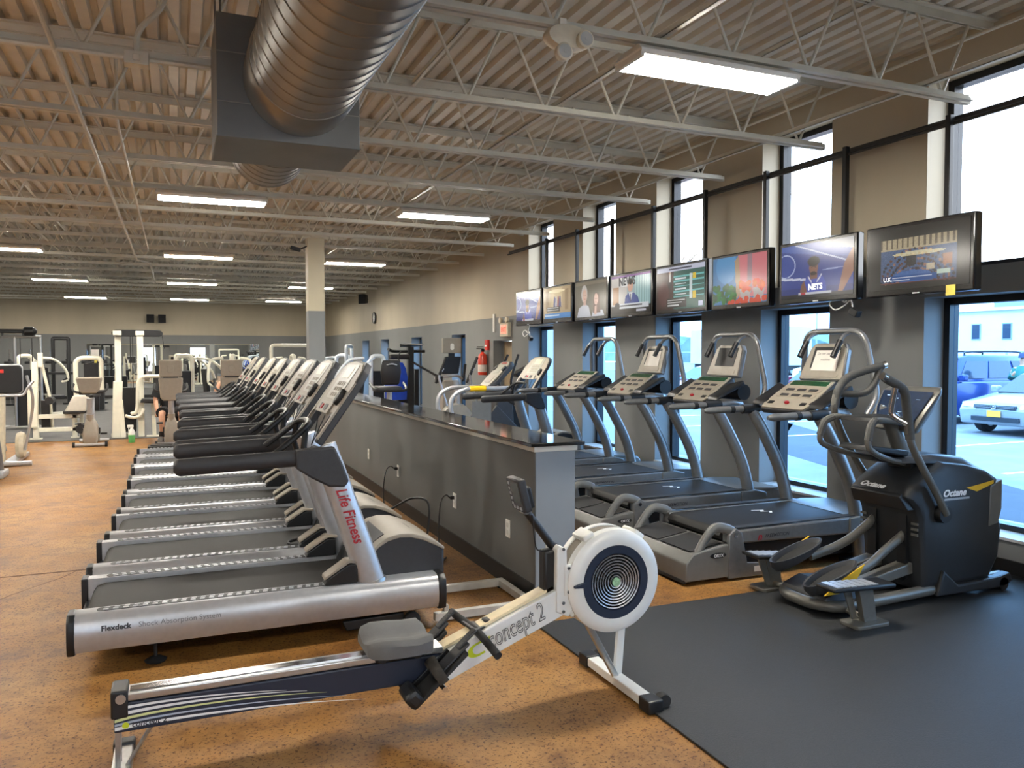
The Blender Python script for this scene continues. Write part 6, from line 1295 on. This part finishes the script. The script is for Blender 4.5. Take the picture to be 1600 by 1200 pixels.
# lamp posts, wires, fence
def lamp_post(label, x, y, h):
    t = thing('street_lamp', label, 'street lamp', (x, y, GZ)); obj('pole', B().tube([(0, 0, 0), (0, 0, h), (0, -.5, h + .35)], [.09, .06, .05], 8), mat('lamp_post_grey', (140, 146, 152), .5, .3), t); obj('lamp_head', B().box(-.15, .15, -1.5, -.4, h + .3, h + .5), mat('lamp_post_grey', (140, 146, 152)), t, .05)
lamp_post('parking lamp post in front of the white building', 42, 27.6, 5.2)
lamp_post('lamp post far off in the second window', 60, 62, 8)
f_ = thing('chain_fence', 'chain fence with posts along the far side of the car park', 'fence', (40, 0, GZ)); fm_ = mat('galvanised_fence', (150, 156, 162), .5, .5)
obj('top_rail', B().cyl((0, 10, 1.9), (0, 80, 1.9), .04, 6).cyl((0, 10, .1), (0, 80, .1), .03, 6), fm_, f_)
for i in range(24): obj('post', B().cyl((0, 10 + i * 3, 0), (0, 10 + i * 3, 1.95), .05, 6), fm_, f_)
for i, (x, y, c) in enumerate(((46, 32, (60, 84, 110)), (46.5, 28.5, (206, 210, 214)), (46, 35.5, (190, 194, 198)), (46.4, 39, (90, 100, 112)), (46, 45, (214, 216, 218)), (46, 52, (120, 130, 140)))):
    car(['slate blue car behind the fence', 'white car behind the fence by the lamp post', 'light grey car behind the fence in the middle', 'dark grey car behind the fence', 'pale car behind the fence further left', 'grey car behind the fence at the far left'][i], (x, y, GZ), math.radians([90, 85, 95, 90, 80, 90][i] - 90), c)
t = thing('white_trailer', 'long white trailer parked beyond the second window', 'trailer', (38, 46, GZ)); obj('box_body', B().box(-1.3, 1.3, -5, 5, 1.0, 3.6), wb, t, .05); obj('chassis', B().box(-1, 1, -4.8, 4.8, .7, 1.0), black, t)
for y in (-4, -3, 3.2): obj('wheel', B().lathe([(.1, -.12), (.45, -.12), (.48, 0), (.45, .12), (.1, .12)], (-1.2, y, .48), 'x', 20), mat('tyre', (26, 26, 28)), t)
wm = mat('wire_black', (60, 62, 66), .6)
tag(obj('overhead_wire', B().tube([(26, 10, 10.6), (26, 17.6, 11.95), (26, 20.3, 13.4), (26, 26, 16.0)], .016, 6), wm), 'thin overhead wire crossing the sky in the nearest tall window', 'wire')
tag(obj('overhead_wire', B().tube([(26, 22, 13.9), (26, 26.1, 11.2), (26, 28.7, 8.7), (26, 34, 4)], .016, 6), wm), 'diagonal overhead wire in the second tall window', 'wire')
# bare tree and hedge far away
def tree(label, x, y, h, seed):
    t = thing('bare_tree', label, 'tree', (x, y, GZ)); r = random.Random(seed); tw = B()
    tr = obj('trunk', B().tube([(0, 0, 0), (.1, 0, h * .4), (0, .1, h * .62)], [.22, .16, .12], 8), mat('bark', (92, 84, 78), .9), t)
    for i in range(46):
        z = h * r.uniform(.35, .65); a = r.uniform(0, 2 * PI); l = h * r.uniform(.2, .4); p0 = Vector((0, 0, z)); p1 = p0 + Vector((math.cos(a) * l * .6, math.sin(a) * l * .6, l * .55)); tw.tube([p0, p1], [.05, .02], 5)
        for k in range(4):
            p2 = p1.lerp(p0, r.uniform(0, .5)); tw.tube([p2, p2 + Vector((r.uniform(-.6, .6), r.uniform(-.6, .6), r.uniform(.2, .9))) * h * .12], [.02, .008], 4)
    obj('branches', tw, mat('bark', (92, 84, 78)), t, kind='stuff')
tree('bare tree beyond the third tall window', 30, 44, 11, 1); tree('bare tree beyond the fourth tall window', 24, 46, 9, 2)
hg = mat('far_foliage', (92, 110, 104), .9, 0, .3, .3)
b = B(); rh = random.Random(8); top = []
for i in range(60): top.append((95, 60 + i * 2.2, 3.0 + rh.random() * 2.6))
obj_ = obj('tree_line', B().loft([[(x, y, -.2) for x, y, z in top], [(x, y, z) for x, y, z in top], [(x + 6, y, z * .9) for x, y, z in top], [(x + 6, y, -.2) for x, y, z in top]], cap=False, closed=False), hg); tag(obj_, 'distant wooded ridge on the horizon', 'trees')
# person standing outside at the right edge
J2 = [((0, 0, .95), (.15, .11)), ((0, 0, 1.15), (.15, .11)), ((0, 0, 1.36), (.18, .11)), ((0, 0, 1.47), (.08, .07)), ((0, 0, 1.53), .055), ((0, -.02, 1.62), (.078, .09)), ((0, -.01, 1.72), (.074, .088)),
      ((-.2, 0, 1.42), .06), ((-.25, -.05, 1.18), .048), ((-.18, -.25, 1.28), .038), ((-.14, -.30, 1.36), (.034, .024)), ((.2, 0, 1.42), .06), ((.26, 0, 1.15), .048), ((.25, -.08, .92), .038), ((.25, -.10, .84), (.034, .024)),
      ((-.10, 0, .88), .10), ((-.11, -.02, .50), .068), ((-.11, .02, .10), .04), ((-.12, -.10, .04), .036), ((.10, 0, .88), .10), ((.12, -.02, .50), .068), ((.13, .02, .10), .04), ((.14, -.10, .04), .036)]
E2 = [(0, 1), (1, 2), (2, 3), (3, 4), (4, 5), (5, 6), (2, 7), (7, 8), (8, 9), (9, 10), (2, 11), (11, 12), (12, 13), (13, 14), (0, 15), (15, 16), (16, 17), (17, 18), (0, 19), (19, 20), (20, 21), (21, 22)]
t = figure('person', 'person in green jacket and cap standing by the parked cars', (19.9, 13.5, GZ), math.radians(-60), J2, E2, skin)
obj('jacket', B().loft([[(math.cos(a) * w, math.sin(a) * d_, z) for a in [2 * PI * i / 20 for i in range(20)]] for z, w, d_ in ((.85, .21, .16), (1.1, .205, .15), (1.35, .225, .145), (1.45, .16, .11), (1.5, .08, .08))]).tube([(-.15, 0, 1.42), (-.25, -.03, 1.18), (-.19, -.22, 1.26)], [.085, .075, .06], 10).tube([(.15, 0, 1.42), (.26, 0, 1.15), (.25, -.06, .95)], [.085, .075, .06], 10), mat('green_jacket', (50, 112, 104), .85), t)
obj('trousers', B().tube([(-.1, 0, .95), (-.11, -.02, .5), (-.11, .02, .08)], [.13, .09, .07], 12).tube([(.1, 0, .95), (.12, -.02, .5), (.13, .02, .08)], [.13, .09, .07], 12), mat('dark_trousers', (50, 54, 66), .85), t)
obj('cap', B().lathe([(.0, 1.83), (.06, 1.82), (.095, 1.77), (.1, 1.71)], (0, -.01, 0), 'z', 18).box(-.07, .07, -.20, -.08, 1.705, 1.72), mat('cap_navy', (44, 58, 92), .8), t)

# things at the far end stand on the mats, not in the floor
for o in list(COL.objects):
    if o.parent is None and o.type == 'EMPTY' and abs(o.location.z) < 1e-6 and o.location.x < XW:
        if o.location.y > 16.62 and o.location.y < YF: o.location.z = .0102
        elif o.name == 'elliptical_trainer': o.location.z = .0125
